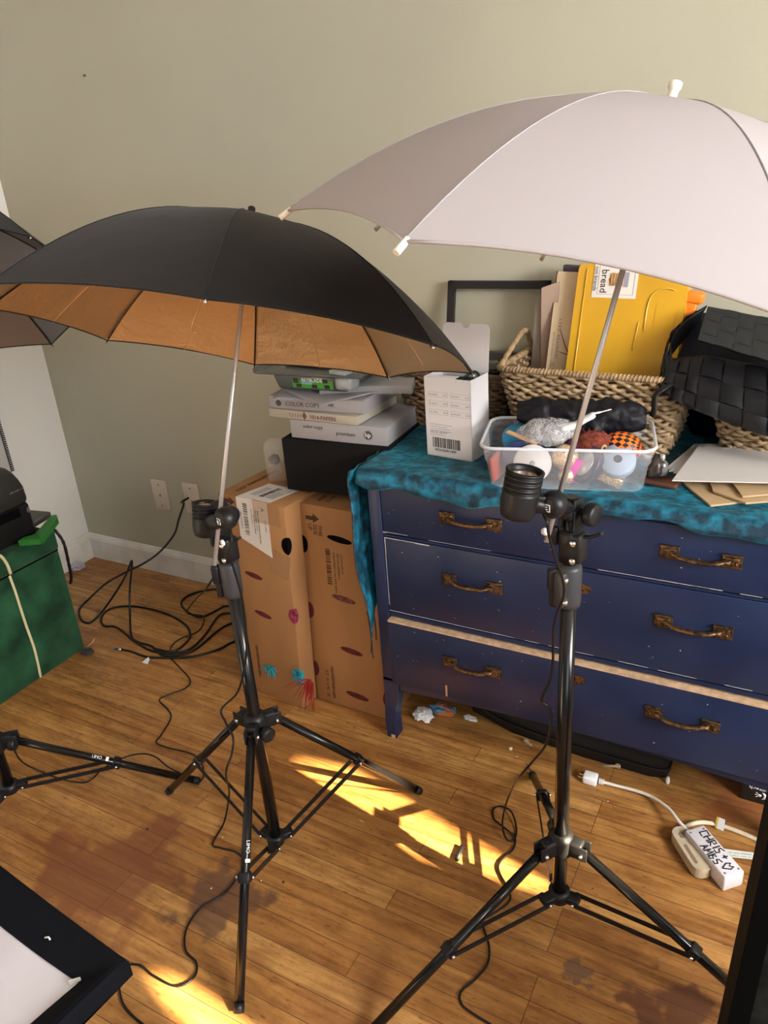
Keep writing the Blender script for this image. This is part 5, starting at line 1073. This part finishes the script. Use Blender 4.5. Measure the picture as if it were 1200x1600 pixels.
# small orange brown thing squeezed in behind
mb = MB(); lump(mb, (-1.265, 1.72, ztop + .014), (.018, .02, .013), 3, .2, 2, sub=3); tag(mb.build('amber_bag', mat('amber paper', (0.30, 0.15, 0.04), .6), None), 'small amber crumpled packet on the black box left of the lowest ream', 'packet')
# ================================================================ GREEN STORAGE BOX, PRINTER
GRN = mat('mottled green suede', (0.003, 0.030, 0.012), .75, col2=(0.018, 0.100, 0.044), vscale=9, cramp=(.36, .68), sheen=.1, spec=.3, bump=.4, bscale=160, bdist=.001)
gx0, gx1, gy0, gy1 = -2.62, -2.152, 1.02, 1.487
gb = thing('storage_ottoman', 'cube-shaped mottled green storage box standing in the left corner', 'storage box', ((gx0 + gx1) / 2, (gy0 + gy1) / 2, 0))
mb = MB(); mb.bb((gx0, gy0, .0), (gx1, gy1, .398), bev=.006); mb.build('body', GRN, gb)
mb = MB(); mb.bb((gx0 - .004, gy0 - .004, .401), (gx1 + .004, gy1 + .004, .470), bev=.010, seg=3); mb.build('lid', GRN, gb)
mb = MB(); mb.bb((gx0 + .004, gy0 + .004, .396), (gx1 - .0015, gy1 - .0015, .403)); mb.build('seam', DARKH, gb)  # dark band filling the lid gap, its shade put in as colour
CRD = mat('cream tape strap', (0.66, 0.60, 0.36), .6)
mb = MB(); X_ = gx1 + .0055
mb.tube(smooth_path([atx(40, 927, X_), atx(52, 955, X_), atx(58, 1000, X_), atx(66, 1058, X_) + Z * .004], 6), .0055, 8, flat=1.0); mb.build('strap', CRD, gb) if False else None
mb = MB(); mb.tube(smooth_path([V((gx1 - .06, 1.262, .472)), V((gx1 + .0, 1.268, .470)), atx(0, 868, gx1 + .007), atx(10, 880, gx1 + .007), atx(17, 897, gx1 + .007)], 6), .0050, 8, flat=.6)
mb.tube(smooth_path([atx(15, 900, gx1 + .003), atx(24, 925, gx1 + .004), atx(40, 975, gx1 + .004), atx(54, 1015, gx1 + .004), V((gx1 + .003, 1.292, .004))], 6), .0048, 8, flat=.6); tag(mb.build('strap', CRD, gb), 'cream tape hanging over the lid and down the side')
# dark stuff and white wire behind the box corner
mb = MB(); mb.tube(smooth_path([V((gx1 - .01, gy1 + .01, .47)), V((gx1 + .010, gy1 + .018, .42)), V((gx1 + .006, gy1 + .020, .34)), V((gx1 - .004, gy1 + .022, .28)), V((gx1 - .02, gy1 + .024, .25))], 6), [.004 + .002 * abs(math.sin(i * 1.3)) for i in range(25)], 7)
tag(mb.build('cable', CORD, None), 'black cord bunched behind the far corner of the green box', 'cord')
mb = MB(); mb.tube(smooth_path([V((gx1 - .03, gy1 + .006, .472)), V((gx1 + .003, gy1 + .018, .44)), V((gx1 + .004, gy1 + .018, .37)), V((gx1 - .004, gy1 + .022, .30))], 6), .003, 7); tag(mb.build('cable', WCORD, None), 'thin white cord at the far corner of the green box', 'cord')
# printer
PB = mat('dark grey printer plastic', (0.022, 0.022, 0.022), .45, bump=.15, bscale=250, bdist=.0004); PB2 = mat('black printer plastic', (0.008, 0.008, 0.009), .38)
pr = thing('printer', 'black printer with rounded front standing on the green box at the left edge', 'printer', (-2.42, 1.20, .471))
px1 = -2.175; py1 = 1.455; R = rot('Z', 3)
prof = [(0, .485), (.006, .53), (.006, .600), (-.004, .640), (-.020, .668), (-.045, .688), (-.075, .698)]   # x shift of the front from px1, z
def pp_(f, z, y): return V((px1 + f, y, z))
mb = MB(); ys = [1.0, 1.05, 1.30, 1.40, 1.435, py1 - .006, py1]
edge = [0, 0, 0, -.002, -.008, -.020, -.035]
prf = [(0, .590), (.006, .600), (.003, .640), (-.012, .668), (-.034, .688), (-.065, .700), (-.40, .712), (-.40, .59)]
rows = []
for y, e in zip(ys, edge): rows.append([mb.pt((px1 + f + (e if f > -.3 else 0), y, z + (e * .25 if z > .65 else 0))) for f, z in prf])
for a_, b_ in zip(rows, rows[1:]):
    for k in range(len(a_)): mb.face([a_[k], a_[(k + 1) % len(a_)], b_[(k + 1) % len(b_)], b_[k]], k < 6)
mb.face(rows[0], False); mb.face(rows[-1][::-1], False); mb.build('upper_body', PB, pr)
mb = MB(); mb.bb((px1 - .39, 1.0, .474), (px1 - .004, py1 - .010, .588), bev=.008); mb.build('lower_body', PB2, pr)
mb = MB(); mb.bb((px1 - .006, 1.04, .555), (px1 - .001, py1 - .05, .583)); mb.build('output_slot', DARKH, pr)
mb = MB(); mb.bb((px1 - .37, 1.02, .706), (px1 - .075, py1 - .04, .722), bev=.006); mb.build('scanner_lid', PB2, pr)
mb = MB(); Fp = frame((px1 + .0065, 1.375, .618), (0, 1, 0), (0, 0, 1)); scrib(mb, frame((px1 + .0052, 1.385, .640), (0, 1, 0), (0, 0, 1)), 9, .0085)
M = frame((px1 - .010, 1.430, .560), (0, 1, 0), (0, 0, 1)); mb.build('model_number', mat('grey lettering', (0.25, 0.25, 0.26), .5), pr)
mb = MB(); o3 = V((px1 - .002, 1.435, .565)); mb.tube([o3 + V((.001, .008 * math.cos(a) * .6, .009 * math.sin(a))) for a in [i * PI / 8 for i in range(16)]], .0009, 5, closed=True); mb.tube([o3 + V((.001, .004 * math.cos(a) * .6, .0045 * math.sin(a))) for a in [i * PI / 4 for i in range(8)]], .0009, 5, closed=True); mb.build('round_mark', mat('grey lettering', (0.25, 0.25, 0.26), .5), pr)
for i, (y0, y1, x0, x1, m_) in enumerate(((1.25, 1.36, px1 - .20, px1 - .11, mat('reddish sticker', (0.30, 0.07, 0.05), .5)), (1.18, 1.245, px1 - .17, px1 - .085, mat('cream sticker', (0.6, 0.54, 0.42), .5)))):
    mb = MB(); mb.bb((x0, y0, .722), (x1, y1, .7232)); mb.build('sticker', m_, pr)
# green book and dark grey case beneath the printer corner
mb = MB(); A_ = [atz(x, y, .500) for x, y in ((0, 0),)]
mb = MB(); mb.box((-2.32, 1.44, .487), (.20, .20, .022), rot('Z', 10), bev=.004); tag(mb.build('grey_case', mat('dusty dark grey plastic', (0.09, 0.085, 0.085), .6), None), 'dusty dark grey flat case beneath the printer, behind the green bracket', 'case')
GB_ = mat('bright green card', (0.020, 0.170, 0.025), .5)
bend = thing('green_folder', 'bent bright green folder jutting from beneath the printer on the green box', 'folder', (-2.19, 1.47, .472))
def tri(pts, z0, z1, name):
    mb = MB(); A = [mb.pt((p.x, p.y, z)) for p, z in zip(pts, z1)]; Bq = [mb.pt((p.x, p.y, z)) for p, z in zip(pts, z0)]; mb.face(A, False); mb.face(Bq[::-1], False)
    for j in range(len(pts)): mb.face([A[j], Bq[j], Bq[(j + 1) % len(pts)], A[(j + 1) % len(pts)]], False)
    mb.build(name, GB_, bend)
q = [atz(x, y, .497) for x, y in ((28, 845), (64, 842), (72, 832), (57, 834), (38, 839))]; tri(q, [.478] * 5, [.497] * 5, 'flap')
q = [atz(64, 842, .500), atz(90, 809, .512), atz(88, 804, .512), atz(79, 806, .512), atz(55, 834, .500)]; tri(q, [.480, .492, .492, .492, .480], [.500, .512, .512, .512, .500], 'cover')
# spiral bound thing leaning on the left wall
mb = MB(); sp = thing('wall_calendar', 'spiral-bound board with a black dotted edge leaning on the white wall at left', 'board', (XL + .02, 1.6, .52))
a_, b_ = atx(-18, 600, XL + .012), atx(21, 735, XL + .012); ex = (b_ - a_).normalized(); sd = V((0, -1, 0)); sd = (sd - ex * sd.dot(ex)).normalized(); Mx = frame(b_, sd, -ex); Lx = (b_ - a_).length
mb.prism([(0, 0), (.30, 0), (.30, Lx), (0, Lx)], frame(b_, -ex, -sd) if False else frame(b_, sd, -ex), .006); mb.build('board', mat('pale grey board', (0.50, 0.51, 0.50), .6), sp)
mb = MB(); nM = V(Mx.col[2][:3]); sgn = 1 if nM.x > 0 else -1
for i in range(int(Lx / .0085)): mb.box(Mx @ V((.006, .004 + i * .0085, sgn * .002)), (.016, .010, .0040), Matrix((V((1, 0, 0)), sd, -ex)).transposed())
mb.box(Mx @ V((.0135, Lx / 2, sgn * .001)), (.016, .0030, Lx), Matrix((V((1, 0, 0)), sd, -ex)).transposed()); mb.build('spiral_binding', mat('black wire', (0.015, 0.015, 0.015), .5), sp)
# ================================================================ SOFTBOX AND BLACK CASE IN FRONT
VLC = mat('black velcro edging', (0.0045, 0.0055, 0.008), .95, spec=.1, bump=.7, bscale=300, bdist=.001)
sz = .40; P0 = atz(202, 1503, sz); Pa = atz(0, 1347, sz); Pb = atz(112, 1606, sz); e1 = (Pa - P0).normalized(); e2 = (Pb - P0); e2 = (e2 - e1 * e2.dot(e1)).normalized(); S1, S2 = .62, .50
sb = thing('softbox', 'square softbox lying face up at the lower left, white diffuser with black edging', 'softbox', P0 + e1 * S1 / 2 + e2 * S2 / 2 - Z * sz)
def sp_(u, v, z): return P0 + e1 * (u * S1) + e2 * (v * S2) + Z * z
bwid = .058
def ringp(mb, i0, z0, i1, z1, bow0=0, bow1=0):
    n = 14
    def edge(i, z, bow):
        out = []
        for (a, b, nx) in ((0, 1, 0), (1, 2, 1), (2, 3, 2), (3, 0, 3)):
            C_ = [(i, i), (S1 - i, i), (S1 - i, S2 - i), (i, S2 - i)]; A = C_[a]; B_ = C_[b]; nn = [(0, 1), (-1, 0), (0, -1), (1, 0)][nx]
            for k in range(n):
                t = k / n; bb_ = 4 * t * (1 - t) * bow; out.append(P0 + e1 * (A[0] + (B_[0] - A[0]) * t + nn[0] * bb_) + e2 * (A[1] + (B_[1] - A[1]) * t + nn[1] * bb_) + Z * z)
        return out
    E0 = [mb.pt(p) for p in edge(i0, z0, bow0)]; E1 = [mb.pt(p) for p in edge(i1, z1, bow1)]
    for k in range(len(E0)): mb.face([E0[k], E0[(k + 1) % len(E0)], E1[(k + 1) % len(E1)], E1[k]])
mb = MB(); ringp(mb, .0, .0, .004, .006, .004, .004); ringp(mb, .004, .006, .014, .004, .004, .005); ringp(mb, .014, .004, bwid, -.022, .005, .010); ringp(mb, .0, .0, .0, -.030, .004, .004)
mb.build('edging', VLC, sb)
mb = MB(); mb.quadgrid(lambda u, v: P0 + e1 * (bwid - .004 + u * (S1 - 2 * bwid + .008)) + e2 * (bwid - .004 + v * (S2 - 2 * bwid + .008)) + Z * (-.024 - .010 * math.sin(PI * u) * math.sin(PI * v) + .0022 * noise.noise(V((u * 7, v * 6, .5)))), 36, 30)
mb.build('diffuser', mat('white diffuser cloth', (0.52, 0.52, 0.57), .75, bump=.15, bscale=12), sb)
mb = MB(); C_ = [sp_(0, 0, -.03), sp_(1, 0, -.03), sp_(1, 1, -.03), sp_(0, 1, -.03)]; cc_ = sp_(.5, .5, 0); D_ = [cc_ + (c - cc_) * .18 - Z * (sz - .03) for c in C_]; D_ = [V((d.x, d.y, .03)) for d in D_]
cv = [mb.pt(c) for c in C_]; dv = [mb.pt(d) for d in D_]
for k in range(4): mb.face([cv[k], cv[(k + 1) % 4], dv[(k + 1) % 4], dv[k]], False)
mb.face(dv, False); mb.build('shell', VLC, sb)
mb = MB(); mb.lathe([(.075, .0), (.075, .028), (.06, .03), (0, .03)], V((cc_.x, cc_.y, .001)), n=28); mb.build('speed_ring', BLKP, sb)
mb = MB(); mb.box(sp_(bwid / S1 + .006, bwid / S2 + .004, -.018), (.018, .0012, .010), Matrix((e1, e2, Z)).transposed() @ rot('Z', 48)); mb.build('folded_corner', mat('greenish white cloth', (0.50, 0.50, 0.44), .7), sb)
mb = MB(); p = atz(70, 1465, sz - .006); mb.tube([p, p + V((.006, .003, .001)), p + V((.012, .001, .001))], .0015, 5); mb.build('lint', WHTP, sb)
# black case
CB = mat('scuffed black case', (0.007, 0.0085, 0.008), .65, spec=.02, col2=(0.013, 0.0145, 0.014), vscale=40, bump=.4, bscale=90, bdist=.001); CR = mat('black rubber rim', (0.003, 0.003, 0.003), .8, spec=.0)
c0 = atz(1128, 1640, .36); dlt = .26
bc = thing('black_case', 'tall black case with a rubber rim and white scuffs at the lower right edge', 'case', (c0.x + .25, c0.y + .1, 0))
p_lo = c0; d = ray(1200, 1312); n_ = V((.10, -1, .12)).normalized(); tq = (p_lo - EYE).dot(n_) / d.dot(n_); p_hi = EYE + d * tq; up3 = (p_hi - p_lo).normalized(); sx3 = (V((1, .06, 0)) - up3 * V((1, .06, 0)).dot(up3)).normalized(); n3 = sx3.cross(up3); Hc = (p_hi - p_lo).length + .12 + .40
Mc = frame(p_lo - up3 * (.358 / up3.z), sx3, up3)
mb = MB(); mb.prism(rr_poly(0, 0, .42, Hc, .03), Mc, .11); mb.build('shell', CB, bc)
mb = MB(); 
def rim(x, y): return Mc @ V((x, y, .002))
mb.prism([(0, .0), (.024, .0), (.024, Hc - .02), (.0, Hc - .02)], Mc @ Matrix.Translation((0, 0, .0055)), .0055); mb.prism([(0, Hc - .024), (.42, Hc - .024), (.42, Hc), (0, Hc)], Mc @ Matrix.Translation((0, 0, .0050)), .0050); mb.build('rim', CR, bc)
rd = random.Random(12); mb = MB()
for k in range(16):
    x, y = rd.uniform(.035, .10), rd.uniform(Hc * .45, Hc * .92); mb.tube([Mc @ V((x, y, .0004)), Mc @ V((x + rd.uniform(-.005, .005), y + rd.uniform(-.004, .008), .0004))], .0006, 4)
tag(mb.build('scuff_mark', mat('white scuffs', (0.35, 0.36, 0.36), .8), bc), 'small white scuffs')
# ================================================================ FLOOR CLUTTER
# power strip and extension block
ps = thing('power_strip', 'white power strip handwritten CHRIS + heart AMBS in black marker', 'power strip', atz(1105, 1335, 0))
a_, b_, c_ = atz(1073, 1300, .045), atz(1130, 1368, .045), atz(1100, 1288 + 8, .045); ex = (b_ - a_).normalized(); ey = V((-ex.y, ex.x, 0)); ln = (b_ - a_).length + .012; wd = .050
o_ = a_ - ex * .006; R = Matrix((ex, ey, Z)).transposed(); cen = o_ + ex * ln / 2 + ey * wd / 2
mb = MB(); mb.box(V((cen.x, cen.y, .0245)), (ln, wd, .040), R, bev=.003); mb.build('housing', mat('bright white plastic', (0.62, 0.61, 0.66), .4), ps)
mb = MB(); mb.box(V((cen.x, cen.y, .006)), (ln - .003, wd - .003, .010), R, bev=.002); mb.build('base', WHTP, ps)
mb = MB()
for fx in (.08, .93):
    for fy in (.15, .85): mb.lathe([(.0028, 0), (.0028, .0006), (0, .0008)], V((o_ + ex * ln * fx + ey * wd * fy).to_tuple()[:2] + (.0445,)), n=8)
mb.build('screw', mat('grey screw', (0.3, 0.3, 0.36), .4, metal=.6), ps)
mb = MB(); zt_ = .0452
def st_(pts, r=.0014):
    mb.tube([V(((o_ + ex * (x * ln) + ey * (y * wd)).x, (o_ + ex * (x * ln) + ey * (y * wd)).y, zt_)) for x, y in pts], r, 6, flat=1)
# lettering runs along the strip; x along, y across (1 = far edge)
def glyph(x0, strokes, s=.085, y0=.50, hh=.42):
    for stq in strokes: st_([(x0 + a * s, y0 + b * hh) for a, b in stq])
G = {'C': [[(1, .9), (.1, 1), (0, .1), (.9, 0)]], 'H': [[(0, 1), (0, 0)], [(.9, 1), (.9, 0)], [(0, .5), (.9, .5)]], 'R': [[(0, 0), (0, 1), (.8, .85), (.7, .55), (0, .45), (.9, 0)]], 'I': [[(.3, 1), (.3, 0)]],
     'S': [[(.9, 1), (.1, .85), (.1, .6), (.8, .4), (.7, 0), (0, .05)]], '+': [[(.4, .85), (.4, .25)], [(0, .55), (.85, .55)]], 'A': [[(0, 0), (.45, 1), (.9, 0)], [(.15, .4), (.75, .4)]], 'M': [[(0, 0), (.1, 1), (.45, .3), (.8, 1), (.95, 0)]],
     'B': [[(0, 0), (0, 1), (.7, .85), (.1, .52), (.8, .35), (.6, 0), (0, 0)]], 'h': [[(.5, 0), (0, .6), (.2, 1), (.5, .7), (.8, 1), (1, .6), (.5, 0)]]}
for ch, x in zip('CHRIS+h', (.12, .23, .34, .44, .50, .64, .78)): glyph(x, G[ch], s=.085 if ch != 'h' else .12, y0=.50 if ch != 'h' else .22, hh=.40 if ch != 'h' else .5)
for ch, x in zip('AMBS', (.36, .46, .57, .67)): glyph(x, G[ch], s=.085, y0=.06, hh=.36)
mb.build('handwriting', BLACKINK, ps)
mb = MB(); s0 = o_ + ex * .0 + ey * wd * .35; pts = [V((s0.x, s0.y, .028)), atz(1062, 1285, .030), atz(1045, 1264, .026), atz(1020, 1246, .014), atz(995, 1236, .008), atz(965, 1228, .007), atz(938, 1221, .008)]; mb.tube(smooth_path(pts, 6), .0042, 8); mb.build('cord', WCORD, ps)
pa, pb = atz(936, 1220, .014), atz(903, 1210, .016); dx = (pb - pa).normalized(); dyv = V((-dx.y, dx.x, 0)); mb = MB(); mb.tube([pa - dx * .012, pa], .0065, 10); 
for i in range(3): mb.tube([pa - dx * (.012 - i * .005), pa - dx * (.0105 - i * .005)], .0080, 10)
mb.box(pa + dx * .022, (.036, .030, .024), Matrix((dx, dyv, Z)).transposed(), bev=.004); mb.m = 1
for s in (-1, 1): mb.box(pa + dx * .046 + dyv * s * .006, (.016, .0016, .006), Matrix((dx, dyv, Z)).transposed())
mb.build('plug', [WHTP, CHR], ps)
mb = MB(); pts = [V((cen.x + ey.x * .03, cen.y + ey.y * .03, .014)), atz(1140, 1332, .012), atz(1168, 1338, .006)]
M = frame(atz(1130, 1338, .012), atz(1168, 1342, .012) - atz(1130, 1338, .012), V((0, 1, .1))); mb.prism([(0, 0), (.075, 0), (.078, .018), (.002, .021)], M, .0006); tg = mb.build('care_tag', mat('crumpled white tag', (0.62, 0.62, 0.58), .6, bump=.4, bscale=30), ps)
mb = MB(); scrib(mb, M @ Matrix.Translation((.012, .010, .0004)), 13, .006); scrib(mb, M @ Matrix.Translation((.012, .003, .0004)), 14, .005, 0, 4); mb.build('print', mat('green grey ink', (0.15, 0.3, 0.2), .6), tg)
eb = thing('extension_block', 'beige extension block lying half beneath the white power strip', 'extension block', atz(1085, 1335, 0))
ea, ebp = atz(1068, 1308, .018), atz(1100, 1358, .018); dx = (ebp - ea).normalized(); dyv = V((-dx.y, dx.x, 0)); Me = frame(ea - dx * .022 - dyv * .026 + Z * .012, dx, dyv)
mb = MB(); L_ = (ebp - ea).length + .034; mb.prism(rr_poly(0, 0, L_, .046, .020, 5), Me, .026)
mb.build('body', BEIP, eb)
mb = MB(); mb.prism(rr_poly(.018, .012, .034, .024, .003, 2), Me @ Matrix.Translation((0, 0, .0006)), .001); mb.prism(rr_poly(.052, .008, L_ - .02, .016, .003, 2), Me @ Matrix.Translation((0, 0, .0006)), .001); mb.build('socket', mat('brown shadowed recess', (0.20, 0.15, 0.10), .7), eb)
mb = MB(); pts = [Me @ V((.004, .024, -.012)), atz(1068, 1294, .014), atz(1082, 1287, .016), atz(1102, 1285, .012), atz(1130, 1291, .008), atz(1165, 1304, .006), atz(1215, 1328, .006), atz(1300, 1370, .006)]; mb.tube(smooth_path(pts, 6), .0055, 8); mb.build('cord', CREAMC, eb)
M = frame(atz(1120, 1292, .010), V((1, -.15, 0)), V((.0, .25, 1))); mb = MB(); mb.prism([(0, -.004), (.016, -.004), (.015, .026), (.001, .026)], M, .0008); mb.m = 1; mb.prism([(-.0045, -.004), (0, -.004), (.001, .026), (-.004, .026)], M, .0008); mb.build('paper_tag', [mat('white tag', (0.66, 0.68, 0.72), .6), mat('yellow tag edge', (0.50, 0.38, 0.05), .6)], eb)
# under the dresser
bg2 = thing('flat_bag', 'flat black bag with beige zip pulls pushed beneath the dresser', 'bag', (-.45, 1.72, 0))
mb = MB(); BGM = mat('black nylon bag', (0.008, 0.008, 0.009), .7, bump=.3, bscale=25)
pl = [(-.80, 1.78), (-.74, 1.71), (-.60, 1.665), (-.40, 1.650), (-.22, 1.648), (-.180, 1.660), (-.175, 1.70), (-.18, 1.96), (-.78, 1.96)]
A = [mb.pt((x, y, .004)) for x, y in pl]; B_ = [mb.pt((x, y + .004, .060 + .008 * math.sin(i * 1.7))) for i, (x, y) in enumerate(pl)]; C2 = [mb.pt((x * .97 - .012, 1.80 + (y - 1.80) * .8, .085)) for x, y in pl]
for P_, Q_ in ((A, B_), (B_, C2)):
    for k in range(len(P_)): mb.face([P_[k], P_[(k + 1) % len(P_)], Q_[(k + 1) % len(Q_)], Q_[k]])
mb.face(C2, False); mb.face(A[::-1], False); mb.build('body', BGM, bg2)
mb = MB(); mb.tube(smooth_path([V((x, y - .001, .034)) for x, y in pl[1:7]], 5), .0035, 6); mb.build('piping', mat('black piping', (0.004, 0.004, 0.004), .5), bg2)
for (a1, a2) in (((838, 1172), (822, 1158)), ((934, 1196), (965, 1197))):
    q1, q2 = aty(*a1, 1.642), aty(*a2, 1.642); mb = MB(); mb.tube([q1, q2], .0042, 8, flat=.8); mb.lathe([(0, -.002), (.0080, -.002), (.0080, .002), (0, .002)], q2, (0, -1, .2), 14); mb.build('zip_pull', mat('beige zip pull', (0.34, 0.26, 0.18), .5), bg2)
mb = MB(); q = aty(1043, 1222, 1.645); mb.lathe([(.004, .0), (.0055, .006), (.004, .020), (0, .021)], V((q.x, q.y, .001)), n=10); tag(mb.build('cord_end', WHTP, None), 'little white cord end standing at the right end of the black bag', 'cord end')
wb_ = thing('electronics_box', 'small black box with an upside-down white logo beneath the dresser at right', 'box', (.10, 1.74, 0)); mb = MB(); mb.bb((-.005, 1.665, .001), (.26, 1.86, .10), bev=.002); mb.build('carton', mat('black printed card', (0.016, 0.015, 0.015), .5), wb_)
FW = frame((.072, 1.6645, .048), (-1, 0, 0), (0, 0, -1)); mb = MB(); text_mesh(mb, 'Logitech', frame((.066, 1.6642, .052), (-1, 0, 0), (0, 0, -1)), .016)
mc = V((.040, 1.6642, .028)); mb.tube([mc + V((.009 * math.cos(t), 0, .010 * math.sin(t))) for t in [-1.3 + i * .33 for i in range(9)]], [.0008, .0018, .0028, .0032, .0034, .0032, .0028, .0018, .0008], 6)
mb.lathe([(0, 0), (.0042, 0), (.0042, .0006), (0, .0008)], mc + V((-.003, 0, 0)), (0, -1, 0), 10)
for a in (2.6, 3.14, 3.7): mb.tube([mc + V((.008 * math.cos(a), 0, .008 * math.sin(a))), mc + V((.014 * math.cos(a), 0, .014 * math.sin(a)))], .0009, 5)
mb.build('logo', WHITEINK, wb_)
# tissue and coloured paper under the left end of the dresser
def crumple(label, name, cat, c, rad, m, seed, amp=.45, fr=3.0):
    mb = MB(); mb.sm = False; lump(mb, c, rad, seed, amp, fr, sub=3); return tag(mb.build(name, m, None), label, cat)
TIS = mat('white tissue', (0.72, 0.72, 0.74), .8)
crumple('crumpled white tissue on the floor beside the dresser front leg', 'tissue', 'tissue', atz(662, 1116, .014), (.030, .024, .014), TIS, 3)
crumple('crumpled blue, white and orange wrapper beneath the left end of the dresser', 'wrapper', 'wrapper', atz(692, 1108, .016), (.040, .020, .014), mat('coloured wrapper', (0.10, 0.28, 0.45), .4, col2=(0.50, 0.14, 0.05), vscale=30, cramp=(.49, .51)), 6)
crumple('small scrap of tissue beneath the dresser, right of the wrapper', 'tissue', 'tissue', atz(735, 1122, .008), (.020, .010, .006), TIS, 9)
crumple('crumpled clear plastic wrap in the room corner by the baseboard', 'plastic_wrap', 'plastic wrap', atz(118, 884, .012), (.045, .030, .016), mat('clear wrap', (0.60, 0.58, 0.72), .15, alpha=.55, spec=.9), 4)
mb = MB(); c_ = atz(137, 1020, .010); 
for k in range(26):
    a = k * .9; r_ = .018 + .006 * math.sin(k * 2.3); mb.tube(smooth_path([c_ + V((math.cos(a) * r_, math.sin(a) * r_ * .8, .002)), c_ + V((math.cos(a + .7) * r_ * .8, math.sin(a + .7) * r_ * .7, .010)), c_ + V((math.cos(a + 1.5) * r_, math.sin(a + 1.5) * r_ * .8, .001))], 3), .0022, 5)
tag(mb.build('hair_tie', mat('dark grey scrunchie', (0.035, 0.035, 0.045), .6), None), 'dark grey coiled hair tie on the floor by the corner of the green box', 'hair tie')
mb = MB(); mb.tube(smooth_path([atz(136, 1010, .004), atz(143, 1005, .014), atz(147, 998, .016), atz(146, 1004, .006)], 4), .0035, 6, flat=.5); tag(mb.build('peel', mat('pinkish paper', (0.60, 0.33, 0.20), .6), None), 'curled pinkish scrap beside the dark hair tie', 'scrap')
M = frame(atz(222, 1035, .002), V((1, .1, 0)), V((0, 1, .35))); mb = MB(); mb.prism([(0, 0), (.024, -.002), (.022, .016), (.010, .026), (.004, .014)], M, .0008); tag(mb.build('paper_scrap', mat('pale blue white paper', (0.62, 0.68, 0.74), .7), None), 'small pale blue paper scrap lying by the black cable coil', 'scrap')
rd = random.Random(21)
spots = [((767, 1255 - 0), 0)]
CR1 = mat('white crumbs', (0.70, 0.64, 0.56), .8); CR2 = mat('dark crumbs', (0.06, 0.035, 0.03), .8)
crumbs = [(384, 1153, .0035, 1), (348, 1308, .002, 1), (408, 1376, .002, 1), (330, 1388, .002, 1), (300, 1016 + 8, .002, 1), (345, 1225, .0015, 1), (560, 1127, .002, 1), (545, 1109, .0015, 1), (606, 1158, .0015, 1), (798, 1170, .006, 1), (808, 1182, .0025, 1), (858, 1243, .003, 1), (950, 1252, .0015, 1), (875, 1385, .0, 0),
          (230, 1295, .004, 0), (443, 1378, .0035, 0), (334, 1425, .003, 0), (554, 1136, .002, 0), (568, 1148, .002, 0), (578, 1146, .002, 0), (703, 1138, .002, 0), (926, 1388, .002, 0), (607, 1321, .002, 0), (240, 1032, .002, 1), (205, 1025, .0015, 1), (320, 1033, .0015, 1), (1197, 1336, .003, 1), (1165, 1376, .0015, 1), (580, 1296, .002, 0), (225, 958, .002, 0), (652, 1258, .0018, 0)]
for x, y, r_, w in crumbs:
    if r_ <= 0: continue
    mb = MB(); mb.sm = False; lump(mb, atz(x, y, r_ * .5), (r_, r_, r_ * .6), x, .35, 2, sub=1); lab_ = {798: 'largest pale crumb on the floor, in front of the flat black bag', 384: 'round pale crumb right beneath the hub of the left stand', 1197: 'pale crumb on the floor beyond the power strip at the right edge', 230: 'dark crumb alone on the boards between the leftmost and left stands', 443: 'dark grey crumb just right of the left stand foot bracket', 334: 'dark crumb beside the cord left of the left stand front leg', 858: 'pale crumb behind the right stand pole'}
    lab_ = lab_.get(x); o = mb.build('crumb', CR1 if w else CR2, None); tag(o, lab_ or ('tiny pale crumb on the floor boards' if w else 'tiny dark crumb on the floor boards'), 'crumb', 'pale crumbs scattered over the floor' if w else 'dark crumbs scattered over the floor')
mb = MB(); q = atz(714, 1343, .006); q2 = atz(722, 1322, .006); mb.tube([q, q2], .0052, 12); mb.tube([q + (q - q2).normalized() * .002, q], .0045, 12); tag(mb.build('pen_cap', BLKP, None), 'short black rod lying in the sun patch on the floor', 'rod')
mb = MB(); mb.tube(smooth_path([atz(822, 1192, .003), atz(827, 1200, .005), atz(834, 1212, .003)], 3), .001, 4); mb.tube(smooth_path([atz(612, 1212, .003), atz(618, 1206, .006), atz(622, 1212, .003)], 3), .0009, 4) if False else None; tag(mb.build('twist_tie', CORD, None), 'tiny black twist of wire near the back foot of the right stand', 'wire')
for o in list(bpy.data.objects):
    if o.type == 'MESH' and len(o.data.polygons) == 0: bpy.data.objects.remove(o)
